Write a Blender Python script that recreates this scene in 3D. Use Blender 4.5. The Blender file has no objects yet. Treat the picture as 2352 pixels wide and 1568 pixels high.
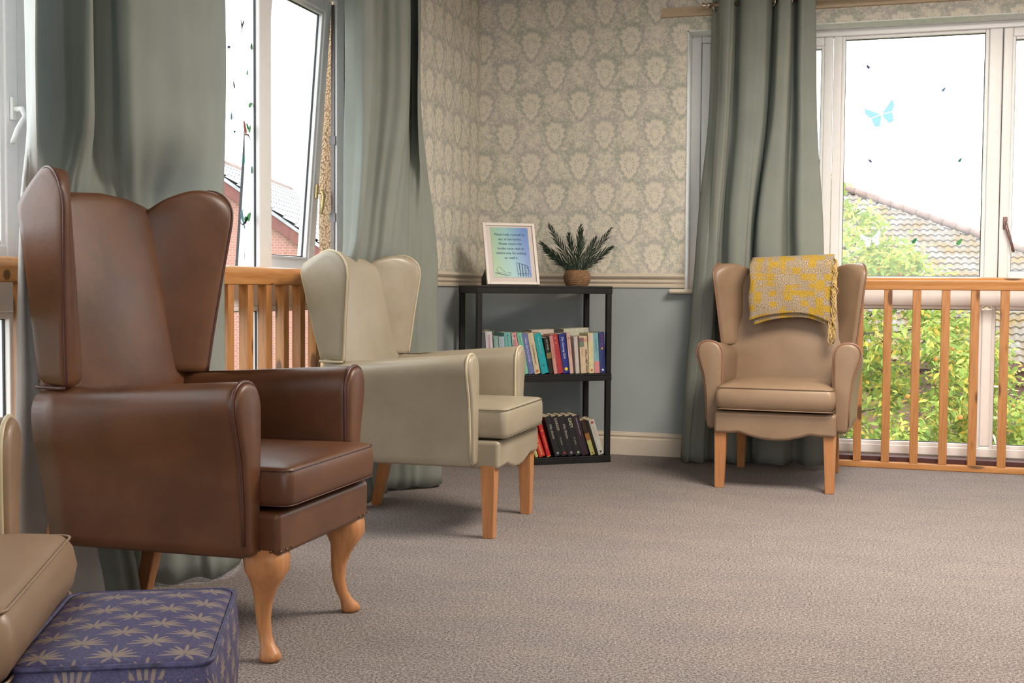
import bpy, bmesh, math, random
from mathutils import Vector, Matrix
import mathutils
random.seed(7)
C = bpy.context.scene.collection
SC = bpy.context.scene
PI = math.pi

# ---------------------------------------------------------------- camera
th = math.radians(16.57); F = 2700.0
pitch = math.atan((784-663)/F); roll = 0.0071
f0 = Vector((-math.sin(th), math.cos(th), 0)); r0 = Vector((math.cos(th), math.sin(th), 0)); u0 = Vector((0, 0, 1))
fw = f0*math.cos(pitch)-u0*math.sin(pitch); up = u0*math.cos(pitch)+f0*math.sin(pitch)
R_ = r0*math.cos(roll)+up*math.sin(roll); U_ = up*math.cos(roll)-r0*math.sin(roll)
cd = bpy.data.cameras.new('camera'); cam = bpy.data.objects.new('camera', cd); C.objects.link(cam)
cd.sensor_width = 36.0; cd.lens = F/2352*36.0; cd.clip_start = 0.05; cd.clip_end = 300
M = Matrix.Identity(4)
for i in range(3):
    M[i][0] = R_[i]; M[i][1] = U_[i]; M[i][2] = -fw[i]
M[0][3], M[1][3], M[2][3] = 0, 0, 0.95
cam.matrix_world = M
SC.camera = cam

# ---------------------------------------------------------------- world, lights, exposure
w = bpy.data.worlds.new('sky'); SC.world = w; w.use_nodes = True
bg = w.node_tree.nodes['Background']
bg.inputs[0].default_value = (0.93, 0.965, 1.0, 1); bg.inputs[1].default_value = 4.6
SC.view_settings.view_transform = 'Standard'; SC.view_settings.look = 'None'
SC.view_settings.gamma = 1.0; SC.view_settings.use_curve_mapping = False
SC.view_settings.exposure = 0.0

def area(name, loc, rot, size, power, col, sy=None):
    l = bpy.data.lights.new(name, 'AREA'); l.energy = power; l.color = col
    l.shape = 'RECTANGLE'; l.size = size; l.size_y = sy or size
    o = bpy.data.objects.new(name, l); C.objects.link(o); o.location = loc; o.rotation_euler = rot
    return o
area('ceiling_lamp', (1.6, 0.9, 2.62), (0, 0, 0), 1.2, 42, (1.0, 0.90, 0.78))
area('ceiling_lamp', (0.6, 4.3, 2.62), (0, 0, 0), 1.2, 150, (1.0, 0.90, 0.78))
area('ceiling_lamp', (1.0, -2.0, 2.62), (0, 0, 0), 1.2, 45, (1.0, 0.90, 0.78))

SC.cycles.max_bounces = 8; SC.cycles.diffuse_bounces = 4; SC.cycles.glossy_bounces = 3
SC.cycles.transparent_max_bounces = 12; SC.cycles.transmission_bounces = 4
SC.cycles.caustics_reflective = False; SC.cycles.caustics_refractive = False
SC.cycles.use_denoising = True
SC.cycles.sample_clamp_indirect = 6.0

# ---------------------------------------------------------------- node helpers
class N:
    def __init__(s, nt, sock): s.nt, s.s = nt, sock
    def _m(s, op, *a):
        n = s.nt.nodes.new('ShaderNodeMath'); n.operation = op
        for i, v in enumerate((s,)+a):
            if isinstance(v, N): s.nt.links.new(v.s, n.inputs[i])
            else: n.inputs[i].default_value = v
        return N(s.nt, n.outputs[0])
    def __add__(s, o): return s._m('ADD', o)
    __radd__ = __add__
    def __sub__(s, o): return s._m('SUBTRACT', o)
    def __rsub__(s, o): return (s*-1)+o
    def __mul__(s, o): return s._m('MULTIPLY', o)
    __rmul__ = __mul__
    def __truediv__(s, o): return s._m('DIVIDE', o)
    def f(s, op, *a): return s._m(op, *a)
    def ss(s, a, b):                      # smoothstep a..b
        n = s.nt.nodes.new('ShaderNodeMapRange'); n.interpolation_type = 'SMOOTHSTEP'
        s.nt.links.new(s.s, n.inputs[0]); n.inputs[1].default_value = a; n.inputs[2].default_value = b
        return N(s.nt, n.outputs[0])

class Mat:
    def __init__(s, name, col=(0.5, 0.5, 0.5), rough=0.5, spec=0.5, metal=0.0):
        s.m = bpy.data.materials.new(name); s.m.use_nodes = True; s.nt = s.m.node_tree
        s.b = s.nt.nodes['Principled BSDF']
        s.b.inputs['Base Color'].default_value = (*col, 1); s.b.inputs['Roughness'].default_value = rough
        s.b.inputs['Specular IOR Level'].default_value = spec; s.b.inputs['Metallic'].default_value = metal
        s.m.diffuse_color = (*col, 1)
    def node(s, t): return s.nt.nodes.new(t)
    def coord(s, kind='Object'):
        n = s.node('ShaderNodeTexCoord'); return n.outputs[kind]
    def pos(s):
        g = s.node('ShaderNodeNewGeometry'); x = s.node('ShaderNodeSeparateXYZ'); s.nt.links.new(g.outputs['Position'], x.inputs[0])
        return [N(s.nt, x.outputs[i]) for i in range(3)]
    def xyz(s, kind='Object'):
        x = s.node('ShaderNodeSeparateXYZ'); s.nt.links.new(s.coord(kind), x.inputs[0])
        return [N(s.nt, x.outputs[i]) for i in range(3)]
    def noise(s, scale, detail=4, rough=0.5, vec=None, dist=0.0, kind='Object', stretch=None):
        n = s.node('ShaderNodeTexNoise'); n.inputs['Scale'].default_value = scale; n.inputs['Detail'].default_value = detail
        n.inputs['Roughness'].default_value = rough; n.inputs['Distortion'].default_value = dist
        v = vec or s.coord(kind)
        if stretch:
            mp = s.node('ShaderNodeMapping'); mp.inputs['Scale'].default_value = stretch; s.nt.links.new(v, mp.inputs[0]); v = mp.outputs[0]
        s.nt.links.new(v, n.inputs['Vector'])
        return N(s.nt, n.outputs[0])
    def voro(s, scale, vec=None, feature='F1', stretch=None, kind='Object', rnd=1.0):
        n = s.node('ShaderNodeTexVoronoi'); n.feature = feature; n.inputs['Scale'].default_value = scale; n.inputs['Randomness'].default_value = rnd
        v = vec or s.coord(kind)
        if stretch:
            mp = s.node('ShaderNodeMapping'); mp.inputs['Scale'].default_value = stretch; s.nt.links.new(v, mp.inputs[0]); v = mp.outputs[0]
        s.nt.links.new(v, n.inputs['Vector'])
        return n
    def ramp(s, fac, stops):
        n = s.node('ShaderNodeValToRGB'); el = n.color_ramp.elements
        while len(el) < len(stops): el.new(0.5)
        for e_, (p, c) in zip(el, stops): e_.position = p; e_.color = (*c, 1)
        s.nt.links.new(fac.s if isinstance(fac, N) else fac, n.inputs[0]); return n.outputs[0]
    def mix(s, fac, a, b, mode='MIX'):
        n = s.node('ShaderNodeMix'); n.data_type = 'RGBA'; n.blend_type = mode
        for i, v in ((0, fac), (6, a), (7, b)):
            if isinstance(v, N): s.nt.links.new(v.s, n.inputs[i])
            elif isinstance(v, (int, float)): n.inputs[i].default_value = v
            elif isinstance(v, tuple): n.inputs[i].default_value = (*v, 1)
            else: s.nt.links.new(v, n.inputs[i])
        return n.outputs[2]
    def color(s, sock): s.nt.links.new(sock, s.b.inputs['Base Color']); return s
    def rough(s, n): s.nt.links.new(n.s, s.b.inputs['Roughness']); return s
    def bump(s, h, strength=0.3, dist=0.002):
        n = s.node('ShaderNodeBump'); n.inputs['Strength'].default_value = strength; n.inputs['Distance'].default_value = dist
        s.nt.links.new(h.s if isinstance(h, N) else h, n.inputs['Height']); s.nt.links.new(n.outputs[0], s.b.inputs['Normal']); return s

def plain(name, col, rough=0.5, spec=0.5, metal=0.0, var=0.06, scale=25, bump=0.0):
    m = Mat(name, col, rough, spec, metal)
    n = m.noise(scale, 3)
    m.color(m.ramp(n, [(0.3, tuple(c*(1-var) for c in col)), (0.7, tuple(min(1, c*(1+var)) for c in col))]))
    if bump: m.bump(n, bump, 0.001)
    return m.m

# ---------------------------------------------------------------- materials
def leather(name, base, dark, rough=0.38, cracks=0.0, spec=0.5):
    m = Mat(name, base, rough, spec)
    big = m.noise(5, 4, 0.6); grain = m.voro(420)
    c = m.ramp(big, [(0.32, dark), (0.62, base)])
    m.color(c)
    m.rough(big*0.18+(rough-0.09))
    wr = m.noise(14, 5, 0.6, dist=0.6)
    m.bump(N(m.nt, grain.outputs['Distance'])*0.25+wr*1.2, 0.16, 0.003)
    return m.m
L_BROWN = leather('brown_leather', (0.128, 0.049, 0.020), (0.080, 0.030, 0.013), 0.40)
L_CREAM = leather('cream_leather', (0.365, 0.312, 0.232), (0.32, 0.27, 0.195), 0.34)
L_TAN = leather('tan_leather', (0.285, 0.188, 0.118), (0.245, 0.158, 0.097), 0.40)
PIPE_CREAM = plain('cream_piping', (0.55, 0.47, 0.32), 0.4)
PIPE_BROWN = plain('brown_piping', (0.085, 0.03, 0.022), 0.35)
PIPE_TAN = plain('tan_piping', (0.26, 0.13, 0.085), 0.4)

def wood(name, a, b, axis='z', rough=0.4, knots=False, sc=1.0):
    m = Mat(name, a, rough, 0.4)
    st = {'z': (1, 1, 0.08), 'x': (0.08, 1, 1), 'y': (1, 0.08, 1)}[axis]
    g = m.noise(60*sc, 5, 0.6, stretch=st, dist=0.8)
    c = m.ramp(g, [(0.3, b), (0.55, a), (0.8, tuple(min(1, v*1.12) for v in a))])
    if knots:
        st2 = {'z': (1, 1, 0.32), 'x': (0.32, 1, 1), 'y': (1, 0.32, 1)}[axis]
        gp_k = m.node('ShaderNodeNewGeometry'); v = m.voro(15, vec=gp_k.outputs['Position'], stretch=st2); d = N(m.nt, v.outputs['Distance'])
        k = d.ss(0.27, 0.16)
        c = m.mix(k*0.85, c, (0.09, 0.035, 0.012))
    m.color(c); m.bump(g, 0.08, 0.001)
    return m.m
W_LEG = wood('beech_leg_wood', (0.50, 0.225, 0.09), (0.40, 0.165, 0.06), 'z', 0.38)
W_LEGD = wood('dark_stained_leg_wood', (0.22, 0.085, 0.045), (0.16, 0.06, 0.03), 'z', 0.4)
W_PINE = wood('varnished_pine', (0.52, 0.235, 0.080), (0.40, 0.16, 0.047), 'z', 0.33, True)
W_PINEX = wood('varnished_pine_rail', (0.56, 0.26, 0.088), (0.46, 0.19, 0.058), 'x', 0.33, True)

PVC = plain('white_pvc', (0.86, 0.84, 0.84), 0.3, var=0.02)
GASKET = plain('black_gasket', (0.02, 0.02, 0.025), 0.6)
PLASTER = Mat('white_plaster', (0.80, 0.81, 0.80), 0.8)
_n = PLASTER.noise(18, 6, 0.65, dist=0.5); PLASTER.color(PLASTER.ramp(_n, [(0.3, (0.70, 0.71, 0.71)), (0.6, (0.84, 0.84, 0.83))])); PLASTER.bump(_n, 0.5, 0.01)
PLASTER = PLASTER.m
TRIM = plain('cream_trim_paint', (0.66, 0.57, 0.46), 0.42, var=0.03)
BOARD = plain('beige_batten_paint', (0.52, 0.39, 0.26), 0.6, var=0.03)
BLACKP = plain('black_plastic', (0.012, 0.011, 0.011), 0.5, 0.3, var=0.2)
METAL = plain('brushed_nickel', (0.55, 0.46, 0.38), 0.25, metal=1.0, var=0.05)
BRASS = plain('antique_brass', (0.22, 0.15, 0.09), 0.35, metal=1.0)
GOLD = plain('gold_handle', (0.55, 0.42, 0.20), 0.4, metal=0.6)
DARKSTEEL = plain('window_stay_steel', (0.16, 0.14, 0.14), 0.4, metal=0.7)
THRESH = plain('dark_threshold', (0.07, 0.02, 0.018), 0.6)

# glass: clear pane with a faint reflection
g = bpy.data.materials.new('window_glass'); g.use_nodes = True; nt = g.node_tree; nt.nodes.clear()
o = nt.nodes.new('ShaderNodeOutputMaterial'); mx = nt.nodes.new('ShaderNodeMixShader'); tr = nt.nodes.new('ShaderNodeBsdfTransparent')
gl = nt.nodes.new('ShaderNodeBsdfGlossy'); gl.inputs['Roughness'].default_value = 0.02; fr = nt.nodes.new('ShaderNodeLayerWeight'); fr.inputs[0].default_value = 0.5; pw = nt.nodes.new('ShaderNodeMath'); pw.operation = 'POWER'; pw.inputs[1].default_value = 5.0; nt.links.new(fr.outputs['Facing'], pw.inputs[0]); ma = nt.nodes.new('ShaderNodeMath'); ma.operation = 'MULTIPLY_ADD'; ma.inputs[1].default_value = 0.5; ma.inputs[2].default_value = 0.03; nt.links.new(pw.outputs[0], ma.inputs[0])
tr.inputs[0].default_value = (0.97, 0.985, 0.98, 1)
nt.links.new(ma.outputs[0], mx.inputs[0]); nt.links.new(tr.outputs[0], mx.inputs[1]); nt.links.new(gl.outputs[0], mx.inputs[2]); nt.links.new(mx.outputs[0], o.inputs[0])
GLASS = g

# curtain fabric
def curtain_mat(name, col, trans=0.22, tcol=None):
    m = Mat(name, col, 0.75, 0.25)
    wv = m.noise(900, 2); big = m.noise(6, 3)
    m.color(m.ramp(big, [(0.3, tuple(c*0.93 for c in col)), (0.7, tuple(c*1.05 for c in col))]))
    m.bump(wv, 0.25, 0.0008)
    t = m.node('ShaderNodeBsdfTranslucent'); t.inputs[0].default_value = (*(tcol or [min(1, c*1.5) for c in col]), 1)
    x = m.node('ShaderNodeMixShader'); x.inputs[0].default_value = trans
    out = m.nt.nodes['Material Output']
    m.nt.links.new(m.b.outputs[0], x.inputs[1]); m.nt.links.new(t.outputs[0], x.inputs[2]); m.nt.links.new(x.outputs[0], out.inputs[0])
    return m.m
TEAL = curtain_mat('duck_egg_curtain', (0.275, 0.288, 0.252), 0.15, (0.42, 0.58, 0.62))
LINING = curtain_mat('cream_curtain_lining', (0.82, 0.81, 0.79), 0.35, (0.9, 0.9, 0.9))

# carpet
m = Mat('carpet', (0.4, 0.34, 0.31), 0.95, 0.15)
fine = m.noise(300, 3, 0.8, kind='Object'); mid = m.noise(130, 2, 0.7); big = m.noise(2.6, 4, 0.6, stretch=(1, 2.2, 1)); blot = m.noise(14, 3, 0.6, stretch=(1, 2, 1))
c = m.ramp(fine*0.55+mid*0.45, [(0.38, (0.10, 0.080, 0.073)), (0.49, (0.29, 0.245, 0.225)), (0.60, (0.60, 0.53, 0.50))])
c2 = m.mix((big*0.6+blot*0.4).ss(0.38, 0.62)*0.55, c, (0.80, 0.82, 0.88), 'MULTIPLY')
m.color(c2); m.bump(fine+mid, 0.9, 0.006)
CARPET = m.m

# wallpaper above the dado, paint below
m = Mat('damask_wallpaper_over_blue_paint', (0.5, 0.45, 0.35), 0.7, 0.25)
X, Y, Z = m.pos()
u = (X+Y-6.66)          # back wall: Y constant 6.66
PU, PV = 0.293, 0.352
def cell(du, dv):
    a = (u*(1/PU)+du); b = (Z*(1/PV)+dv)
    a = (a-a.f('FLOOR')-0.5)*PU; b = (b-b.f('FLOOR')-0.5)*PV
    return a, b
wob = m.noise(62, 5, 0.8); wob2 = m.noise(190, 2, 0.7); wob3 = m.noise(26, 3, 0.6)
def motif(cu, cv, rx, rz, lobes, depth, taper=0.38, rough=0.95):
    a, b = cell(0.5-cu/PU, 0.5-cv/PV)
    qa = a/((b*(1/rz)*taper+1.0)*rx); qb = b*(1/rz)
    r = (qa*qa+qb*qb).f('SQRT'); ang = qb.f('ARCTAN2', qa)
    lob = (ang*lobes).f('COSINE').f('ABSOLUTE')*depth*0.55+(ang*(lobes*2.4)).f('COSINE')*0.055+0.10
    return r-lob+(wob-0.5)*rough, r, ang
A = (-1.583, 2.011)
m1, r1, a1 = motif(A[0], A[1], 0.047, 0.070, 5.5, 0.32)
m2, r2, a2 = motif(A[0]+PU/2, A[1]+PV/2, 0.047, 0.070, 5.5, 0.32)
m3, r3, a3 = motif(A[0]+PU/2, A[1]+0.01, 0.042, 0.062, 4.5, 0.35, 0.1, 0.8)
m4, r4, a4 = motif(A[0], A[1]+PV/2+0.01, 0.042, 0.062, 4.5, 0.35, 0.1, 0.8)
big1 = m1.f('MINIMUM', m2).ss(1.04, 0.74); sm = m3.f('MINIMUM', m4).ss(1.0, 0.8)
veins = ((a1*13).f('COSINE')*0.5+0.5)*(r1.ss(0.25, 0.5))*(r1.ss(0.8, 0.6)) + ((a2*13).f('COSINE')*0.5+0.5)*(r2.ss(0.25, 0.5))*(r2.ss(0.8, 0.6))
flo = m.voro(46); fd = N(m.nt, flo.outputs['Distance']); rings = (fd*22.0).f('SINE').ss(0.3, 0.9)
field = (wob3*0.5+wob*0.5).ss(0.42, 0.60)
speck = wob2.ss(0.44, 0.6)
ta, tb = cell(0.5-A[0]/PU, 0.5-A[1]/PV)
dia = ((ta*(2/PU)).f('ABSOLUTE')+(tb*(2/PV)).f('ABSOLUTE')-1.0).f('ABSOLUTE')
trel = (dia+(wob-0.5)*0.55).ss(0.20, 0.02)*(wob2.ss(0.38, 0.58))
light = big1*0.80+(1.0-big1)*(0.20+sm*0.20+field*0.34+rings*0.20+(speck-0.5)*0.34-trel*0.20)-veins*0.40*big1-(1.0-speck)*0.26*big1-(1.0-wob.ss(0.40, 0.52))*0.12
halo = ((m1.f('MINIMUM', m2)).ss(1.50, 1.02)*(1.0-big1)*0.62*(wob3.ss(0.40, 0.56)*0.7+0.3)*(wob2.ss(0.34, 0.55)))
light = light-halo
hue = m.noise(7, 2).ss(0.4, 0.6)
ca = m.mix(hue, (0.39, 0.41, 0.35), (0.45, 0.43, 0.41))
cp = m.mix(light.ss(-0.20, 0.85), ca, (0.82, 0.75, 0.63))
paint = m.noise(3, 2); pc = m.ramp(paint, [(0.3, (0.33, 0.365, 0.37)), (0.7, (0.36, 0.395, 0.40))])
m.color(m.mix(Z.ss(0.999, 1.001), pc, cp)); m.bump(wob2*0.6+light*0.6, 0.12, 0.001)
WALL = m.m
CEIL = plain('white_ceiling_paint', (0.78, 0.77, 0.74), 0.9, var=0.02)

# stool damask
m = Mat('violet_damask', (0.1, 0.09, 0.25), 0.6, 0.3)
X, Y, Z = m.xyz('Object')
side = Z.ss(-0.026, -0.024)
def damask(a0, b0):
    px, pz = 0.104, 0.088
    def one(du, dv):
        a = a0*(1/px)+du; b = b0*(1/pz)+dv
        a = (a-a.f('FLOOR')-0.5)*px; b = (b-b.f('FLOOR')-0.5)*pz
        aa = a.f('ABSOLUTE')
        out = None
        for ang, ln in ((90, 0.042), (70, 0.036), (50, 0.034), (32, 0.036), (12, 0.040), (-38, 0.020)):
            ca_, sa_ = math.cos(math.radians(ang)), math.sin(math.radians(ang))
            bb = b+0.014
            p = aa*ca_+bb*sa_; q = (bb*ca_-aa*sa_)+(p*p)*(6 if ang < 80 else 0)
            t = (p-ln*0.5)*(1/(ln*0.5)); d = t*t+(q*(1/0.0031))*(q*(1/0.0031))
            out = d if out is None else out.f('MINIMUM', d)
        return out
    return one(0, 0).f('MINIMUM', one(0.5, 0.5))
wv = m.noise(260, 2, 0.7)
d = damask(X, Y); d2 = damask(X+Y, Z)
msk = (d*side+d2*(1.0-side)+(wv-0.5)*1.5).ss(1.05, 0.55)
m.color(m.mix(msk*0.85, m.ramp(wv, [(0.3, (0.036, 0.032, 0.085)), (0.7, (0.082, 0.074, 0.155))]), (0.23, 0.18, 0.14)))
m.bump(wv+msk*0.5, 0.3, 0.001)
DAMASK = m.m
PIPE_BLUE = plain('violet_piping', (0.045, 0.042, 0.11), 0.6, var=0.6, scale=70)

# woven throw
m = Mat('yellow_woven_throw', (0.5, 0.4, 0.2), 0.9, 0.15)
X, Y, Z = m.xyz('UV')
def stripes(a, s, seed):
    n = m.node('ShaderNodeTexNoise'); n.noise_dimensions = '1D'; n.inputs['Scale'].default_value = s; n.inputs['Detail'].default_value = 1
    m.nt.links.new((a+seed).s, n.inputs['W']); return N(m.nt, n.outputs[0])
warp = ((X*1400).f('SINE')*0.5+0.5); weft = ((Y*1100).f('SINE')*0.5+0.5); weave = warp*weft
blk = (stripes(X, 24, 3.1)+stripes(Y, 20, 9.7)); fz = m.noise(190, 3, 0.85, kind='UV')
cb = m.node('ShaderNodeCombineXYZ'); gx = ((X+(fz-0.5)*0.008)*26+40.3).f('FLOOR'); gy = ((Y+(fz-0.5)*0.008)*30+11.6).f('FLOOR'); m.nt.links.new(gx.s, cb.inputs[0]); m.nt.links.new(gy.s, cb.inputs[1])
wn_ = m.node('ShaderNodeTexWhiteNoise'); wn_.noise_dimensions = '2D'; m.nt.links.new(cb.outputs[0], wn_.inputs['Vector'])
yel = (N(m.nt, wn_.outputs[0])*0.75+blk*0.55+(fz-0.5)*0.45).ss(0.86, 1.12)
base = m.ramp(fz, [(0.34, (0.20, 0.125, 0.06)), (0.48, (0.44, 0.33, 0.21)), (0.60, (0.74, 0.62, 0.50))])
ye = m.ramp(fz, [(0.34, (0.36, 0.19, 0.01)), (0.56, (0.80, 0.50, 0.02))])
m.color(m.mix(weave*0.25, m.mix(yel*0.85, base, ye), (0.66, 0.52, 0.26))); m.bump(weave+fz*1.3, 0.9, 0.004)
THROW = m.m
FRINGE = plain('yellow_beige_yarn', (0.60, 0.42, 0.17), 0.9, var=0.35, scale=40)

# print, paper, books, plant
m = Mat('teal_blue_gradient_print', (0.3, 0.6, 0.6), 0.35)
X, Y, Z = m.xyz('Object')
m.color(m.ramp((X+0.10)*5.0+(Z-0.15)*0.6+0.0, [(0.0, (0.24, 0.42, 0.22)), (0.45, (0.20, 0.45, 0.47)), (0.95, (0.045, 0.17, 0.52))]))
PRINT = m.m
WHITEF = plain('white_frame_paint', (0.74, 0.66, 0.60), 0.4, var=0.02)
MATB = plain('pale_mount_card', (0.68, 0.60, 0.57), 0.6, var=0.02)
INK = plain('slate_ink', (0.07, 0.12, 0.20), 0.6)
PAGES = Mat('book_pages', (0.65, 0.55, 0.38), 0.8); PAGES.color(PAGES.ramp(PAGES.noise(300, 2, stretch=(1, 1, 0.02)), [(0.3, (0.52, 0.42, 0.27)), (0.7, (0.74, 0.63, 0.46))])); PAGES = PAGES.m
LEAFG = plain('dark_palm_green', (0.011, 0.024, 0.013), 0.6, 0.25, var=0.4, scale=30)
BASKET = plain('woven_seagrass', (0.24, 0.13, 0.06), 0.8, var=0.45, scale=120, bump=0.8)
_bm = {}
def bookmat(col):
    k = tuple(round(c, 3) for c in col)
    if k not in _bm: _bm[k] = plain('book_cover_%d' % len(_bm), col, 0.35, var=0.12, scale=35)
    return _bm[k]
def inkmat(col): return bookmat(col)

# outdoors
m = Mat('leaf_cluster', (0.2, 0.35, 0.08), 0.6, 0.2)
gg = m.node('ShaderNodeNewGeometry')
m.color(m.ramp(gg.outputs['Random Per Island'], [(0.0, (0.135, 0.213, 0.051)), (0.35, (0.320, 0.425, 0.090)), (0.62, (0.518, 0.595, 0.153)), (0.86, (0.838, 0.701, 0.153)), (0.97, (0.714, 0.408, 0.068))]))
t = m.node('ShaderNodeBsdfTranslucent'); t.inputs[0].default_value = (0.33, 0.42, 0.10, 1); x = m.node('ShaderNodeMixShader'); x.inputs[0].default_value = 0.35
m.nt.links.new(m.b.outputs[0], x.inputs[1]); m.nt.links.new(t.outputs[0], x.inputs[2]); m.nt.links.new(x.outputs[0], m.nt.nodes['Material Output'].inputs[0])
LEAVES = m.m
m2_ = Mat('fresh_green_leaf', (0.2, 0.4, 0.12), 0.5, 0.3); gg = m2_.node('ShaderNodeNewGeometry')
m2_.color(m2_.ramp(gg.outputs['Random Per Island'], [(0.0, (0.173, 0.319, 0.102)), (0.5, (0.345, 0.510, 0.229)), (1.0, (0.592, 0.722, 0.433))])); LEAVES2 = m2_.m
BERRY = plain('orange_crab_apple', (0.62, 0.24, 0.05), 0.4, var=0.3, scale=8)
BARK = plain('grey_brown_bark', (0.11, 0.085, 0.06), 0.9, var=0.4, bump=0.5)
m = Mat('lichen_roof_tile', (0.5, 0.45, 0.4), 0.85, 0.2)
pn = m.noise(2.4, 6, 0.75, kind='Object'); gp = m.node('ShaderNodeNewGeometry')
X, Y, Z = m.pos(); pn = m.noise(1.6, 6, 0.75, vec=gp.outputs['Position'])
m.color(m.ramp(pn+(1.2-Z)*0.02, [(0.38, (0.27, 0.24, 0.22)), (0.50, (0.21, 0.175, 0.14)), (0.58, (0.24, 0.16, 0.07)), (0.70, (0.30, 0.235, 0.14))]))
TILE = m.m
TILE2 = plain('pale_grey_roof_tile', (0.408, 0.408, 0.416), 0.8, var=0.2, scale=4)
RIDGE = plain('pinkish_ridge_tile', (0.258, 0.180, 0.155), 0.85, var=0.2, scale=4)
def brick(name, a, b, mo, sx):
    m = Mat(name, a, 0.9, 0.1); n = m.node('ShaderNodeTexBrick'); n.inputs['Scale'].default_value = sx
    for i, v in ((1, a), (2, b), (3, mo)): n.inputs[i].default_value = (*v, 1)
    mp = m.node('ShaderNodeMapping'); mp.inputs['Rotation'].default_value = (PI/2, 0, 0); m.nt.links.new(m.coord('Object'), mp.inputs[0]); m.nt.links.new(mp.outputs[0], n.inputs[0])
    m.color(m.mix(m.noise(1.2, 4, 0.7)*0.5, n.outputs[0], (0.442, 0.253, 0.190))); return m.m
BRICKR = brick('pale_red_brick', (0.442, 0.201, 0.158), (0.379, 0.158, 0.126), (0.527, 0.401, 0.337), 4.4)
BRICKB = brick('brown_brick', (0.15, 0.075, 0.055), (0.11, 0.055, 0.04), (0.2, 0.15, 0.12), 4.4)
BARGE = plain('faded_red_bargeboard', (0.194, 0.065, 0.054), 0.7, var=0.15, scale=5)
FENCEW = plain('dark_red_fence_wood', (0.13, 0.06, 0.055), 0.8, var=0.2)
PEBBLE = Mat('buff_pebbledash', (0.62, 0.46, 0.28), 0.9, 0.1); _v = PEBBLE.voro(95); PEBBLE.color(PEBBLE.ramp(_v.outputs['Distance'], [(0.05, (0.78, 0.60, 0.40)), (0.5, (0.66, 0.48, 0.30)), (0.8, (0.36, 0.24, 0.15))])); PEBBLE.bump(_v.outputs['Distance'], 0.8, 0.01); PEBBLE = PEBBLE.m
GRASS = plain('grass_ground', (0.038, 0.065, 0.019), 0.95, var=0.4, scale=2)

# ---------------------------------------------------------------- geometry helpers
def link(name, verts, faces, mat=None, parent=None, smooth=False, mats=None, fm=None):
    me = bpy.data.meshes.new(name); me.from_pydata([tuple(v) for v in verts], [], faces)
    for mm in (mats or [mat]): me.materials.append(mm)
    if fm: me.polygons.foreach_set('material_index', fm)
    if smooth: me.polygons.foreach_set('use_smooth', [True]*len(me.polygons))
    me.update()
    o = bpy.data.objects.new(name, me); C.objects.link(o)
    if parent: o.parent = parent
    return o
def bevel(o, w=0.003, seg=2, ang=35):
    b = o.modifiers.new('bevel', 'BEVEL'); b.width = w; b.segments = seg; b.limit_method = 'ANGLE'; b.angle_limit = math.radians(ang)
    o.data.polygons.foreach_set('use_smooth', [True]*len(o.data.polygons))
    wn = o.modifiers.new('wn', 'WEIGHTED_NORMAL'); wn.keep_sharp = True
    return o
def thing(name, label, cat, loc=(0, 0, 0), rz=0, group=None):
    o = bpy.data.objects.new(name, None); o.empty_display_size = 0.1; C.objects.link(o)
    o.location = loc; o.rotation_euler = (0, 0, rz); return tag(o, label, cat, group)
def tag(o, label, cat, group=None):
    o['label'] = label; o['category'] = cat
    if group: o['group'] = group
    return o
def struct(o): o['kind'] = 'structure'; return o

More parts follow.
